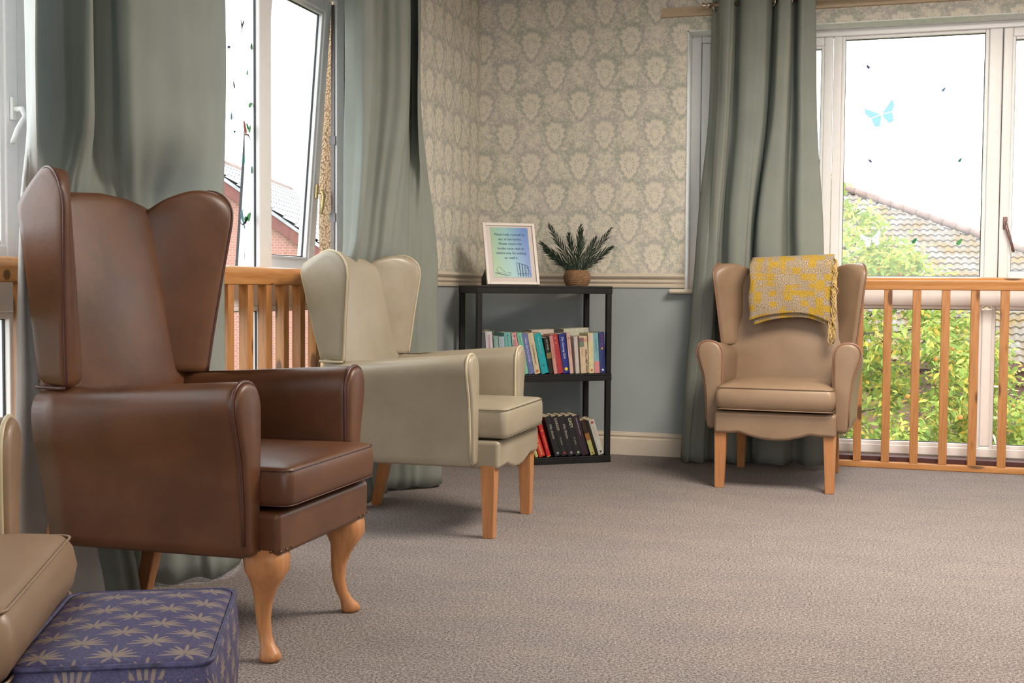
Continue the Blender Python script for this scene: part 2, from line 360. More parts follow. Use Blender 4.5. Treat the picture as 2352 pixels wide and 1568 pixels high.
class MB:
    def __init__(s): s.v, s.f, s.mi = [], [], []
    def box(s, x0, x1, y0, y1, z0, z1, mi=0):
        b = len(s.v); s.v += [(x, y, z) for z in (z0, z1) for y in (y0, y1) for x in (x0, x1)]
        for q in ((0, 2, 3, 1), (4, 5, 7, 6), (0, 1, 5, 4), (2, 6, 7, 3), (0, 4, 6, 2), (1, 3, 7, 5)): s.f.append(tuple(b+i for i in q)); s.mi.append(mi)
        return s
    def obox(s, c, size, rot=None):
        b = len(s.v); h = [k/2 for k in size]; c = Vector(c)
        for z in (-1, 1):
            for y in (-1, 1):
                for x in (-1, 1):
                    p = Vector((x*h[0], y*h[1], z*h[2]))
                    if rot: p = rot @ p
                    s.v.append(tuple(c+p))
        for q in ((0, 2, 3, 1), (4, 5, 7, 6), (0, 1, 5, 4), (2, 6, 7, 3), (0, 4, 6, 2), (1, 3, 7, 5)): s.f.append(tuple(b+i for i in q)); s.mi.append(0)
        return s
    def loft(s, rings, closed=True, cap=True, mi=0):
        b = len(s.v); n = len(rings[0])
        for r in rings: s.v += [tuple(p) for p in r]
        for i in range(len(rings)-1):
            for j in range(n if closed else n-1):
                k = (j+1) % n
                s.f.append((b+i*n+j, b+i*n+k, b+(i+1)*n+k, b+(i+1)*n+j)); s.mi.append(mi)
        if cap:
            s.f.append(tuple(b+j for j in reversed(range(n)))); s.mi.append(mi)
            s.f.append(tuple(b+(len(rings)-1)*n+j for j in range(n))); s.mi.append(mi)
        return s
    def tube(s, pts, r, seg=8, closed=False, cap=True):
        pts = [Vector(p) for p in pts]; n = len(pts); rings = []
        up_ = None
        for i, p in enumerate(pts):
            a = pts[(i-1) % n] if (closed or i > 0) else p; b = pts[(i+1) % n] if (closed or i < n-1) else p
            t = (b-a).normalized()
            if up_ is None:
                up_ = Vector((0, 0, 1)) if abs(t.z) < 0.9 else Vector((1, 0, 0))
            x = t.cross(up_); x = x.normalized() if x.length > 1e-6 else t.orthogonal().normalized()
            up_ = x.cross(t).normalized()
            rr = r[i] if isinstance(r, (list, tuple)) else r
            rings.append([p+(x*math.cos(2*PI*k/seg)+up_*math.sin(2*PI*k/seg))*rr for k in range(seg)])
        if closed: rings.append(rings[0]); cap = False
        return s.loft(rings, True, cap)
    def lathe(s, prof, c=(0, 0, 0), seg=24):
        rings = [[(c[0]+r*math.cos(2*PI*k/seg), c[1]+r*math.sin(2*PI*k/seg), c[2]+z) for k in range(seg)] for r, z in prof]
        return s.loft(rings)
    def prism(s, poly, axis, a, b):            # poly: 2D points; axis: extrusion axis
        def P(u_, v_, w_): return {'x': (w_, u_, v_), 'y': (u_, w_, v_), 'z': (u_, v_, w_)}[axis]
        return s.loft([[P(u_, v_, a) for u_, v_ in poly], [P(u_, v_, b) for u_, v_ in poly]])
    def sphere(s, c, r, n=8, sc=(1, 1, 1)):
        rings = []
        for i in range(1, n):
            a = PI*i/n; rings.append([(c[0]+r*sc[0]*math.sin(a)*math.cos(2*PI*k/n), c[1]+r*sc[1]*math.sin(a)*math.sin(2*PI*k/n), c[2]-r*sc[2]*math.cos(a)) for k in range(n)])
        return s.loft(rings)
    def build(s, name, mat=None, parent=None, smooth=False, mats=None):
        o = link(name, s.v, s.f, mat, parent, smooth, mats, s.mi if mats else None)
        bm = bmesh.new(); bm.from_mesh(o.data); bmesh.ops.recalc_face_normals(bm, faces=bm.faces); bm.to_mesh(o.data); bm.free()
        return o

def cr(pts, n, closed=False):                  # Catmull-Rom resample
    pts = [Vector(p) for p in pts]; L = len(pts); out = []
    segs = L if closed else L-1
    for i in range(segs):
        p0, p1, p2, p3 = (pts[(i+k-1) % L] if closed else pts[min(max(i+k-1, 0), L-1)] for k in range(4))
        for j in range(n):
            t = j/n
            out.append(0.5*((2*p1)+(p2-p0)*t+(2*p0-5*p1+4*p2-p3)*t*t+(3*p1-p0-3*p2+p3)*t*t*t))
    if not closed: out.append(pts[-1])
    return out
def resample(pts, n, closed=True):
    pts = [Vector(p) for p in pts]; q = pts+[pts[0]] if closed else pts
    d = [0]
    for a, b in zip(q, q[1:]): d.append(d[-1]+(b-a).length)
    out = []; T = d[-1]; k = 0
    for i in range(n):
        t = T*i/(n if closed else n-1)
        while k < len(d)-2 and d[k+1] < t: k += 1
        f = (t-d[k])/max(1e-9, d[k+1]-d[k]); out.append(q[k].lerp(q[k+1], f))
    return out
def pad(mb, outline, prof, mp):
    """stack of inset copies of a closed outline; prof: (inset, height); mp(u, v, h) -> point"""
    cx = sum(p[0] for p in outline)/len(outline); cy = sum(p[1] for p in outline)/len(outline)
    hx = max(abs(p[0]-cx) for p in outline); hy = max(abs(p[1]-cy) for p in outline)
    rings = []
    for ins, h in prof:
        i0 = min(ins, 0.10); sc_ = max(0.04, 1-(ins-i0)/0.24)
        fx = max(0.02, 1-i0/hx)*sc_; fy = max(0.02, 1-i0/hy)*sc_
        rings.append([mp(cx+(p[0]-cx)*fx, cy+(p[1]-cy)*fy, h) for p in outline])
    return mb.loft(rings)
def rrect(x0, x1, y0, y1, r, n=6):
    out = []
    for cx, cy, a0 in ((x1-r, y1-r, 0), (x0+r, y1-r, 90), (x0+r, y0+r, 180), (x1-r, y0+r, 270)):
        for k in range(n+1):
            a = math.radians(a0+90*k/n); out.append((cx+r*math.cos(a), cy+r*math.sin(a)))
    return out
def slabprof(T, r, dome=0.0, n=4):
    """rounded-edge slab profile, half thickness T"""
    p = []
    for k in range(n+1):
        a = PI/2*(1-k/n); p.append((r*(1-math.cos(a)), -T+r*(1-math.sin(a))))
    q = [(i_, -h_) for i_, h_ in reversed(p)]
    core = []
    if dome:
        core = [(0.05, T+dome*0.45), (0.10, T+dome*0.75), (0.17, T+dome*0.95), (0.24, T+dome)]
    return [(i_, h_) for i_, h_ in p]+q+core

# ================================================================ the room
WX, WY = -2.18, 6.66
CEILZ = 2.68
mb = MB()
OT, OR = 2.40, 1.46
mb.box(-2.18, -0.966, 6.66, 6.96, 0, CEILZ).box(-0.966, OR, 6.66, 6.96, OT, CEILZ).box(OR, 4.6, 6.66, 6.96, 0, CEILZ).box(-0.966, -0.20, 6.66, 6.96, 0, 0.93)
struct(mb.build('wall_back', WALL))
mb = MB()
AL, AR, BL, BR, LT = 3.22, 5.03, 0.35, 2.90, 2.31
mb.box(-2.42, -2.18, 5.03, 6.96, 0, CEILZ).box(-2.42, -2.18, 2.90, 3.22, 0, CEILZ).box(-2.42, -2.18, -0.6, 0.35, 0, CEILZ)
mb.box(-2.42, -2.18, 3.22, 5.03, LT, CEILZ).box(-2.42, -2.18, 0.35, 2.90, LT, CEILZ).box(-2.42, -2.18, -3.6, -3.0, 0, CEILZ).box(-2.42, -2.18, -3.0, -0.6, LT, CEILZ)
struct(mb.build('wall_left', WALL))
struct(MB().box(4.6, 4.9, -3.6, 6.96, 0, CEILZ).build('wall_right', WALL))
mb = MB().box(-2.48, -1.2, -3.9, -3.6, 0, CEILZ).box(3.6, 4.9, -3.9, -3.6, 0, CEILZ).box(-1.2, 3.6, -3.9, -3.6, 2.3, CEILZ).box(-1.2, 3.6, -3.9, -3.6, 0, 0.9)
struct(mb.build('wall_front', WALL))
struct(MB().box(-2.48, 4.9, -3.9, 6.96, -0.12, 0).build('floor', CARPET))
struct(MB().box(-2.48, 4.9, -3.9, 6.96, CEILZ, CEILZ+0.12).build('ceiling', CEIL))

# moulded dado rail and skirting
def ext(prof, path):                           # prof (out, z); path [(x, y, nx, ny)] with room-side normals
    mb = MB(); mb.loft([[(x+nx*o_, y+ny*o_, z) for o_, z in prof] for x, y, nx, ny in path]); return mb
dz = 0.962
dado = [(0, dz), (0.010, dz), (0.012, dz+0.012), (0.006, dz+0.018), (0.008, dz+0.024), (0.014, dz+0.027), (0.018, dz+0.034), (0.016, dz+0.040), (0.010, dz+0.045), (0.012, dz+0.050), (0.026, dz+0.056), (0.032, dz+0.064), (0.030, dz+0.071), (0.020, dz+0.075), (0.020, dz+0.080), (0, dz+0.081)]
struct(ext(dado, [(WX, WY, 0, -1), (-0.962, WY, 0, -1)]).build('trim_1', TRIM))
struct(ext(dado, [(WX, 5.04, 1, 0), (WX, WY, 1, 0)]).build('trim_2', TRIM))
sk = [(0, 0), (0.016, 0), (0.016, 0.092), (0.012, 0.097), (0.007, 0.099), (0.008, 0.104), (0.013, 0.110), (0.013, 0.119), (0.009, 0.124), (0.010, 0.128), (0.006, 0.131), (0, 0.131)]
struct(ext(sk, [(WX, WY, 0, -1), (-0.20, WY, 0, -1)]).build('baseboard_back', TRIM))
struct(ext(sk, [(WX, 5.04, 1, 0), (WX, WY, 1, 0)]).build('baseboard_left', TRIM))
struct(MB().box(-1.108, 1.75, 6.635, 6.66, 2.478, 2.527).build('trim_3', BOARD))
# plaster lining of the reveals
struct(MB().box(-0.966, -0.960, 6.655, 6.81, 0.955, OT).box(-0.966, OR, 6.655, 6.81, OT-0.006, OT).box(OR-0.006, OR, 6.655, 6.81, 0, OT).build('trim_5', PLASTER))
struct(MB().box(-2.31, -2.175, AR-0.006, AR, 0, LT).box(-2.31, -2.175, AL, AR, LT-0.006, LT).box(-2.31, -2.175, BR-0.006, BR, 0, LT).box(-2.31, -2.175, BL, BR, LT-0.006, LT).build('trim_6', PLASTER))
o = MB().prism([(6.595, 0.938), (6.60, 0.931), (6.61, 0.929), (6.80, 0.929), (6.80, 0.955), (6.61, 0.955), (6.60, 0.952), (6.595, 0.946)], 'x', -1.042, -0.205).build('sill', TRIM, smooth=False); o['kind'] = 'structure'; o.name = 'trim_7'
struct(MB().box(-0.20, OR, 6.665, 6.80, 0, 0.055).build('trim_8', THRESH))
struct(MB().box(-2.30, -2.185, AL, AR, 0, 0.055).box(-2.30, -2.185, BL, BR, 0, 0.055).build('trim_9', THRESH))

# ---------------------------------------------------------------- windows (local: x along wall, y outwards, z up)
FY0, FY1 = 0.13, 0.20
def window(name, loc, rz, parts):
    root = bpy.data.objects.new(name, None); C.objects.link(root); root.location = loc; root.rotation_euler = (0, 0, rz); root['kind'] = 'structure'
    for p in parts:
        k = p[0]
        if k == 'bar':
            _, nm, x0, x1, z0, z1 = p[:6]; dy = p[6] if len(p) > 6 else 0
            bevel(MB().box(x0, x1, FY0-dy, FY1, z0, z1).build(nm, PVC, root), 0.006, 2)
        elif k == 'thinbar':
            _, nm, x0, x1, z0, z1 = p[:6]; bevel(MB().box(x0, x1, FY0, FY0+0.020, z0, z1).build(nm, PVC, root), 0.003, 2)
        elif k == 'pane': pane(root, *p[1:])
        elif k == 'sash': sash(root, *p[1:])
    return root
def ringbox(x0, x1, z0, z1, w_, y0, y1):
    return MB().box(x0, x0+w_, y0, y1, z0, z1).box(x1-w_, x1, y0, y1, z0, z1).box(x0+w_, x1-w_, y0, y1, z0, z0+w_).box(x0+w_, x1-w_, y0, y1, z1-w_, z1)
PANE_Y = 0.165
def pane(par, x0, x1, z0, z1, y=None, mp=None):
    y = PANE_Y if y is None else y
    """glazing bead, black gasket line, glass"""
    b = ringbox(x0-0.018, x1+0.018, z0-0.018, z1+0.018, 0.018, y-0.022, y+0.02); b = bevel(b.build('glazing_bead', PVC, par), 0.004, 2)
    gk = ringbox(x0-0.001, x1+0.001, z0-0.001, z1+0.001, 0.0045, y-0.0035, y+0.0035).build('gasket', GASKET, par)
    gp_ = MB().box(x0, x1, y-0.002, y+0.002, z0, z1).build('glass_pane', GLASS, par)
    return gp_
def sash(par, x0, x1, z0, z1, w_=0.052, tilt=0.0, handle=None):
    h = bpy.data.objects.new('sash', None); C.objects.link(h); h.parent = par
    h.location = (0, FY0-0.012, z1); h.rotation_euler = (tilt, 0, 0)
    zz0, zz1 = z0-z1, 0.0
    fr_ = ringbox(x0, x1, zz0, zz1, w_, 0.0, 0.062)
    bevel(fr_.build('sash_frame', PVC, h), 0.006, 2)
    MB().box(x0-0.0006, x0, 0.048, 0.060, zz0, zz1).box(x0-0.0006, x0, 0.004, 0.012, zz0, zz1).box(x0+0.004, x0+0.016, 0.0615, 0.0626, zz0, zz1).build('weather_seal', GASKET, h)
    pane(h, x0+w_+0.014, x1-w_-0.014, zz0+w_+0.014, zz1-w_-0.014, 0.030)
    return h

z_t0, z_t1, ztop = 0.855, 0.985, 2.345
R = window('window_1', (0, 6.67, 0), 0, [
    ('bar', 'frame_jamb', -0.962, -0.905, 0.93, 2.395), ('bar', 'frame_jamb', 1.40, 1.456, 0.055, 2.395),
    ('bar', 'frame_head', -0.905, 1.40, 2.335+0.02, 2.395), ('bar', 'mullion', -0.178, -0.133, 0.055, 2.355), ('bar', 'mullion', 0.625, 0.692, z_t1, 2.355),
    ('bar', 'mullion', 0.622, 0.672, 0.115, z_t0), ('bar', 'transom', -0.133, 1.40, z_t0+0.018, z_t1+0.03), ('bar', 'transom', -0.905, -0.178, 0.955, 1.0),
    ('bar', 'frame_sill', -0.133, 1.40, 0.055, 0.105),
    ('pane', -0.115, 0.607, 1.033, 2.337), ('pane', -0.115, 0.604, 0.123, z_t0), ('pane', 0.690, 1.38, 0.123, z_t0)])
sash(R, -0.902, -0.180, 1.0, 2.352, 0.048)
sR = sash(R, 0.694, 1.40, 1.0, 2.352, 0.048)
def handle(par, x, z, y, mat, length=0.13, ang=0.0, side=1):
    b = MB(); b.box(x-0.011, x+0.011, y-0.012, y, z-0.03, z+0.035)
    hb = bevel(b.build('handle_plate', mat, par), 0.003, 2)
    pts = [(x, y-0.012, z), (x, y-0.035, z), (x+side*0.012*math.sin(ang), y-0.042, z-0.02), (x+math.sin(ang)*length*0.6, y-0.042, z-length*0.6), (x+math.sin(ang)*length, y-0.040, z-length)]
    return MB().tube(pts, [0.009, 0.010, 0.010, 0.008, 0.007], 8).build('handle', mat, par, True)
handle(sR, 0.722, -1.035, 0.0, plain('bronze_handle', (0.22, 0.13, 0.11), 0.35, metal=0.5), 0.155, 0.28)

ROT = PI/2
PANE_Y = 0.142
LW = window('window_2', (WX, 0, 0), ROT, [
    ('bar', 'frame_jamb', AL+0.002, AL+0.06, 0.055, LT-0.008), ('thinbar', 'frame_jamb', 4.945, AR-0.008, 0.055, LT-0.008), ('bar', 'frame_head', AL+0.06, 4.945, 2.245, LT-0.008),
    ('bar', 'mullion', 4.225, 4.325, z_t1, 2.245), ('bar', 'mullion', 4.228, 4.290, 0.115, z_t0), ('bar', 'transom', AL+0.06, 4.945, z_t0+0.018, z_t1+0.02),
    ('bar', 'frame_sill', AL+0.06, 4.945, 0.055, 0.105),
    ('pane', AL+0.08, 4.207, 1.023, 2.227), ('pane', AL+0.08, 4.210, 0.123, z_t0), ('pane', 4.31, 4.925, 0.123, z_t0)])
PANE_Y = 0.165
sL = sash(LW, 4.332, 4.936, 1.01, 2.242, 0.058, tilt=0.0)
sL.location.y = 0.150; sL.rotation_euler = (math.radians(4.4), 0, 0)
handle(sL, 4.90, -0.86, 0.0, GOLD, 0.10, -0.12)
MB().box(4.9385, 4.9445, 0.142, 0.158, 1.02, 2.23).box(4.936, 4.9448, 0.136, 0.165, 1.60, 1.64).box(4.936, 4.9448, 0.136, 0.165, 1.25, 1.29).build('stay', DARKSTEEL, LW)
# espagnolette strip on the outer edge of the open sash
b = MB().box(4.3285, 4.3325, 0.020, 0.040, -1.18, -0.25)
for zc in (-0.45, -0.62, -0.95, -1.08): b.box(4.3265, 4.333, 0.018, 0.042, zc-0.02, zc+0.02)
b.build('espagnolette', METAL, sL)
LW2 = window('window_3', (WX, 0, 0), ROT, [
    ('bar', 'frame_jamb', BR-0.085, BR-0.008, 0.055, LT-0.008), ('bar', 'frame_jamb', BL, BL+0.06, 0.055, LT-0.008), ('bar', 'frame_head', BL+0.06, BR-0.085, 2.245, LT-0.008),
    ('bar', 'mullion', 1.98, 2.06, z_t1, 2.245), ('bar', 'mullion', 1.16, 1.24, z_t1, 2.245), ('bar', 'transom', BL+0.06, BR-0.085, z_t0+0.018, z_t1+0.02), ('bar', 'frame_sill', BL+0.06, BR-0.085, 0.055, 0.105),
    ('bar', 'mullion', 1.98, 2.06, 0.115, z_t0),
    ('pane', BL+0.08, 1.142, 1.023, 2.227), ('pane', 1.258, 1.962, 1.023, 2.227), ('pane', BL+0.08, 1.962, 0.123, z_t0), ('pane', 2.078, BR-0.103, 0.123, z_t0)])
sB = sash(LW2, 2.07, BR-0.088, 1.01, 2.242, 0.052)
handle(sB, BR-0.115, -0.80, 0.0, plain('white_handle', (0.75, 0.74, 0.72), 0.3), 0.10, -0.5, -1)

# ---------------------------------------------------------------- pine guard rails
def railing(label, loc, rz, x0, x1, xb0, bal, rng):
    t = thing('guard_rail', label, 'railing', loc, rz)
    prof = [(0.0, 0.962), (0.003, 0.958), (0.045, 0.958), (0.048, 0.962), (0.048, 1.010), (0.040, 1.022), (0.020, 1.027), (0.004, 1.022), (-0.006, 1.010), (-0.006, 0.998), (0.0, 0.988), (0.0, 0.975)]
    bevel(MB().prism(prof, 'x', x0, x1).build('handrail', W_PINEX, t), 0.002, 1, 60)
    bevel(MB().box(xb0, x1, 0.002, 0.050, 0.0, 0.032).build('bottom_rail', W_PINEX, t), 0.003, 1)
    first = None
    for k, x in enumerate(bal):
        if first is None:
            first = bevel(MB().box(-0.021, 0.021, 0.0, 0.040, 0.032, 0.960).build('baluster', W_PINE, t), 0.002, 1); o = first
        else:
            o = first.copy(); C.objects.link(o); o.parent = t
        o.location = (x, 0.004, 0)
    return t
railing('varnished pine guard rail before the garden window, behind the tan chair', (0, 6.602, 0), 0, -0.90, OR-0.01, -0.195, [-0.158+0.1455*k for k in range(11)], 1)
railing('varnished pine guard rail between the brown and cream chairs', (-2.192, 0, 0), ROT, AL+0.01, AR-0.01, AL+0.01, [3.945-0.143*k for k in range(5, -8, -1) if AL+0.05 < 3.945-0.143*k < AR-0.04], 1)
railing('varnished pine guard rail at the far left, behind the brown chair', (-2.192, 0, 0), ROT, BL+0.01, BR-0.01, BL+0.01, [2.868-0.143*k for k in range(0, 17)], 1)

# ---------------------------------------------------------------- curtains
def curtain(name, label, levels, closed_z=False, group=None, nz=44, sub=7, lining=True):
    """levels: [(z, [(x, y) ...])] plan curves, top first"""
    t = thing(name, label, 'curtain', (0, 0, 0), 0, group)
    plans = [(z, cr([(x, y, 0) for x, y in pl], sub)) for z, pl in levels]
    n = len(plans[0][1]); verts = []; faces = []
    rnd = random.Random(hash(label) % 1000 if False else len(label))
    for i in range(nz+1):
        z = plans[0][0]+(plans[-1][0]-plans[0][0])*i/nz
        k = 0
        while k < len(plans)-2 and z < plans[k+1][0]: k += 1
        za, zb = plans[k][0], plans[k+1][0]; f = (za-z)/(za-zb)
        pm = plans[max(0, k-1)][1]; pa = plans[k][1]; pb = plans[k+1][1]; pn = plans[min(len(plans)-1, k+2)][1]
        for j in range(n):
            a, b2 = pa[j], pb[j]
            ta = (pb[j]-pm[j])*0.5; tb = (pn[j]-pa[j])*0.5
            if (pm[j]-pa[j]).length < 1e-6 and k > 0: ta = Vector((0, 0, 0))
            if (pb[j]-pa[j]).length < 1e-6: ta = tb = Vector((0, 0, 0))
            f2, f3 = f*f, f*f*f
            p = a*(2*f3-3*f2+1)+ta*(f3-2*f2+f)+b2*(-2*f3+3*f2)+tb*(f3-f2)
            amp = 0.0035
            wob = amp*math.sin(z*5.1+j*0.23+1.3)*math.sin(z*2.3+j*0.11)
            zz = z if i < nz else z+0.006*math.sin(j*0.5)
            fo_ = 0.0055*math.sin(j*0.52+len(label))*math.sin(min(1.0, j/6)*PI/2)*(0.8+0.3*math.sin(z*1.7+j*0.05))+0.003*math.sin(j*1.15+z*0.6)
            verts.append((p.x+wob+fo_, p.y+wob-fo_*0.6, zz))
    for i in range(nz):
        for j in range(n-1):
            a = i*n+j; faces.append((a, a+1, a+n+1, a+n))
    if lining: faces = [tuple(reversed(f)) for f in faces]
    o = link('cloth', verts, faces, TEAL, t, True)
    if lining: o.data.materials.append(LINING)
    s_ = o.modifiers.new('sol', 'SOLIDIFY'); s_.thickness = 0.004; s_.offset = 0
    if lining: s_.material_offset = 1; s_.material_offset_rim = 0
    return t, o
# left curtain: leading edge turned over, showing its lining
Ltop = [(-1.985, 2.495), (-2.045, 2.55), (-2.105, 2.61), (-2.155, 2.69), (-2.15, 2.80), (-2.09, 2.795), (-2.025, 2.761), (-2.075, 2.840), (-2.155, 2.955), (-2.115, 2.985), (-2.05, 2.955), (-2.01, 3.04), (-1.985, 3.20), (-2.04, 3.43), (-2.14, 3.66)]
Lmid = [(-2.12, 2.68), (-2.13, 2.645), (-2.14, 2.62), (-2.155, 2.68), (-2.155, 2.76), (-2.145, 2.80), (-2.135, 2.84), (-2.145, 2.89), (-2.16, 2.99), (-2.15, 3.06), (-2.135, 3.10), (-2.14, 3.20), (-2.135, 3.30), (-2.10, 3.50), (-2.14, 3.655)]
Llow = [(-2.10, 2.74), (-2.12, 2.66), (-2.14, 2.60), (-2.155, 2.66), (-2.16, 2.75), (-2.15, 2.82), (-2.14, 2.90), (-2.14, 2.95), (-2.155, 3.02), (-2.14, 3.10), (-2.13, 3.17), (-2.11, 3.28), (-2.05, 3.37), (-2.04, 3.48), (-2.12, 3.63)]
Lbot = [(-2.06, 2.87), (-2.12, 2.74), (-2.15, 2.58), (-2.155, 2.68), (-2.15, 2.80), (-2.11, 2.93), (-2.08, 3.00), (-2.08, 3.06), (-2.15, 3.12), (-2.14, 3.19), (-2.10, 3.22), (-2.04, 3.29), (-2.00, 3.33), (-1.98, 3.42), (-2.05, 3.60)]
tL, oL = curtain('curtain', 'wide duck-egg curtain with white lining showing, behind the brown chair', [(2.50, Ltop), (1.42, Ltop), (1.19, Lmid), (0.6, Llow), (0.012, Lbot)])
oL.modifiers['sol'].offset = 0
Mtop = [(-2.14, 4.648), (-2.07, 4.61), (-2.01, 4.60), (-2.02, 4.70), (-2.10, 4.91), (-2.04, 4.95), (-2.00, 5.00), (-2.03, 5.12), (-2.09, 5.29), (-2.04, 5.27), (-2.00, 5.17), (-2.03, 5.25), (-2.11, 5.42)]
Mmid = [(-2.13, 4.615), (-2.06, 4.54), (-1.995, 4.46), (-2.01, 4.54), (-2.08, 4.72), (-2.04, 4.76), (-2.00, 4.80), (-1.99, 4.88), (-2.00, 5.02), (-2.00, 5.10), (-1.98, 5.18), (-1.965, 5.30), (-2.08, 5.50)]
Mlow = [(-2.14, 4.60), (-2.12, 4.56), (-2.105, 4.58), (-2.11, 4.66), (-2.13, 4.76), (-2.11, 4.83), (-2.10, 4.90), (-2.06, 4.97), (-2.03, 5.04), (-2.00, 5.10), (-1.97, 5.17), (-1.95, 5.27), (-2.06, 5.46)]
Mbot = [(-2.14, 4.60), (-2.09, 4.66), (-2.04, 4.72), (-2.06, 4.77), (-2.08, 4.81), (-2.09, 4.88), (-2.07, 4.95), (-2.10, 5.00), (-2.085, 5.08), (-2.03, 5.13), (-1.98, 5.18), (-1.92, 5.26), (-2.00, 5.42)]
tM, oM = curtain('curtain', 'duck-egg curtain hanging behind the cream chair beside the wallpaper', [(2.50, Mtop), (1.9, Mtop), (1.15, Mmid), (0.85, Mlow), (0.012, Mbot)], lining=False)
Rtop = [(-0.825, 6.60), (-0.79, 6.57), (-0.765, 6.51), (-0.725, 6.475), (-0.697, 6.50), (-0.693, 6.575), (-0.64, 6.50), (-0.57, 6.485), (-0.515, 6.50), (-0.497, 6.60), (-0.47, 6.55), (-0.445, 6.47), (-0.40, 6.48), (-0.385, 6.60), (-0.345, 6.49), (-0.27, 6.52)]
Rmid = [(-0.885, 6.53), (-0.85, 6.48), (-0.81, 6.455), (-0.775, 6.44), (-0.752, 6.47), (-0.747, 6.56), (-0.685, 6.475), (-0.62, 6.475), (-0.592, 6.50), (-0.58, 6.59), (-0.562, 6.53), (-0.535, 6.45), (-0.425, 6.46), (-0.385, 6.58), (-0.33, 6.475), (-0.21, 6.50)]
Rbot = [(-0.95, 6.50), (-0.93, 6.44), (-0.89, 6.42), (-0.845, 6.43), (-0.80, 6.45), (-0.77, 6.55), (-0.70, 6.47), (-0.64, 6.46), (-0.60, 6.51), (-0.575, 6.58), (-0.55, 6.52), (-0.50, 6.46), (-0.40, 6.46), (-0.34, 6.54), (-0.27, 6.475), (-0.15, 6.50)]
tR, oR = curtain('curtain', 'duck-egg eyelet curtain at the garden window behind the tan chair', [(2.58, Rtop), (1.9, [(a*0.75+b*0.25, c_*0.75+d_*0.25) for (a, c_), (b, d_) in zip(Rtop, Rmid)]), (1.25, Rmid), (0.6, [(a*0.5+b*0.5, c_*0.5+d_*0.5) for (a, c_), (b, d_) in zip(Rbot, Rmid)]), (0.012, Rbot)], lining=False)
def ring_part(par, c, r, ax):
    pts = []
    for k in range(20):
        a = 2*PI*k/20
        pts.append((c[0]+ax[0]*math.cos(a)*r, c[1]+ax[1]*math.cos(a)*r, c[2]+math.sin(a)*r))
    return MB().tube(pts, 0.0055, 6, True).build('eyelet', METAL, par, True)
for x, y, ax in ((-0.80, 6.575, (0.6, 0.8)), (-0.497, 6.545, (0.75, -0.66)), (-0.400, 6.54, (0.5, -0.85))): ring_part(tR, (x, y, 2.505), 0.024, ax)
rod = thing('curtain_rod', 'thin metal curtain rod above the garden window', 'curtain rod')
MB().tube([(-0.84, 6.545, 2.507), (1.7, 6.545, 2.507)], 0.010, 12).build('pole', METAL, rod, True)
o = MB().tube([(-0.872, 6.545, 2.507), (-0.866, 6.545, 2.507), (-0.862, 6.545, 2.507), (-0.850, 6.545, 2.507), (-0.846, 6.545, 2.507), (-0.825, 6.545, 2.507)], [0.015, 0.019, 0.013, 0.012, 0.016, 0.013], 14).build('finial', METAL, rod, True)
MB().box(-0.79, -0.775, 6.545, 6.64, 2.500, 2.514).build('bracket', METAL, rod)

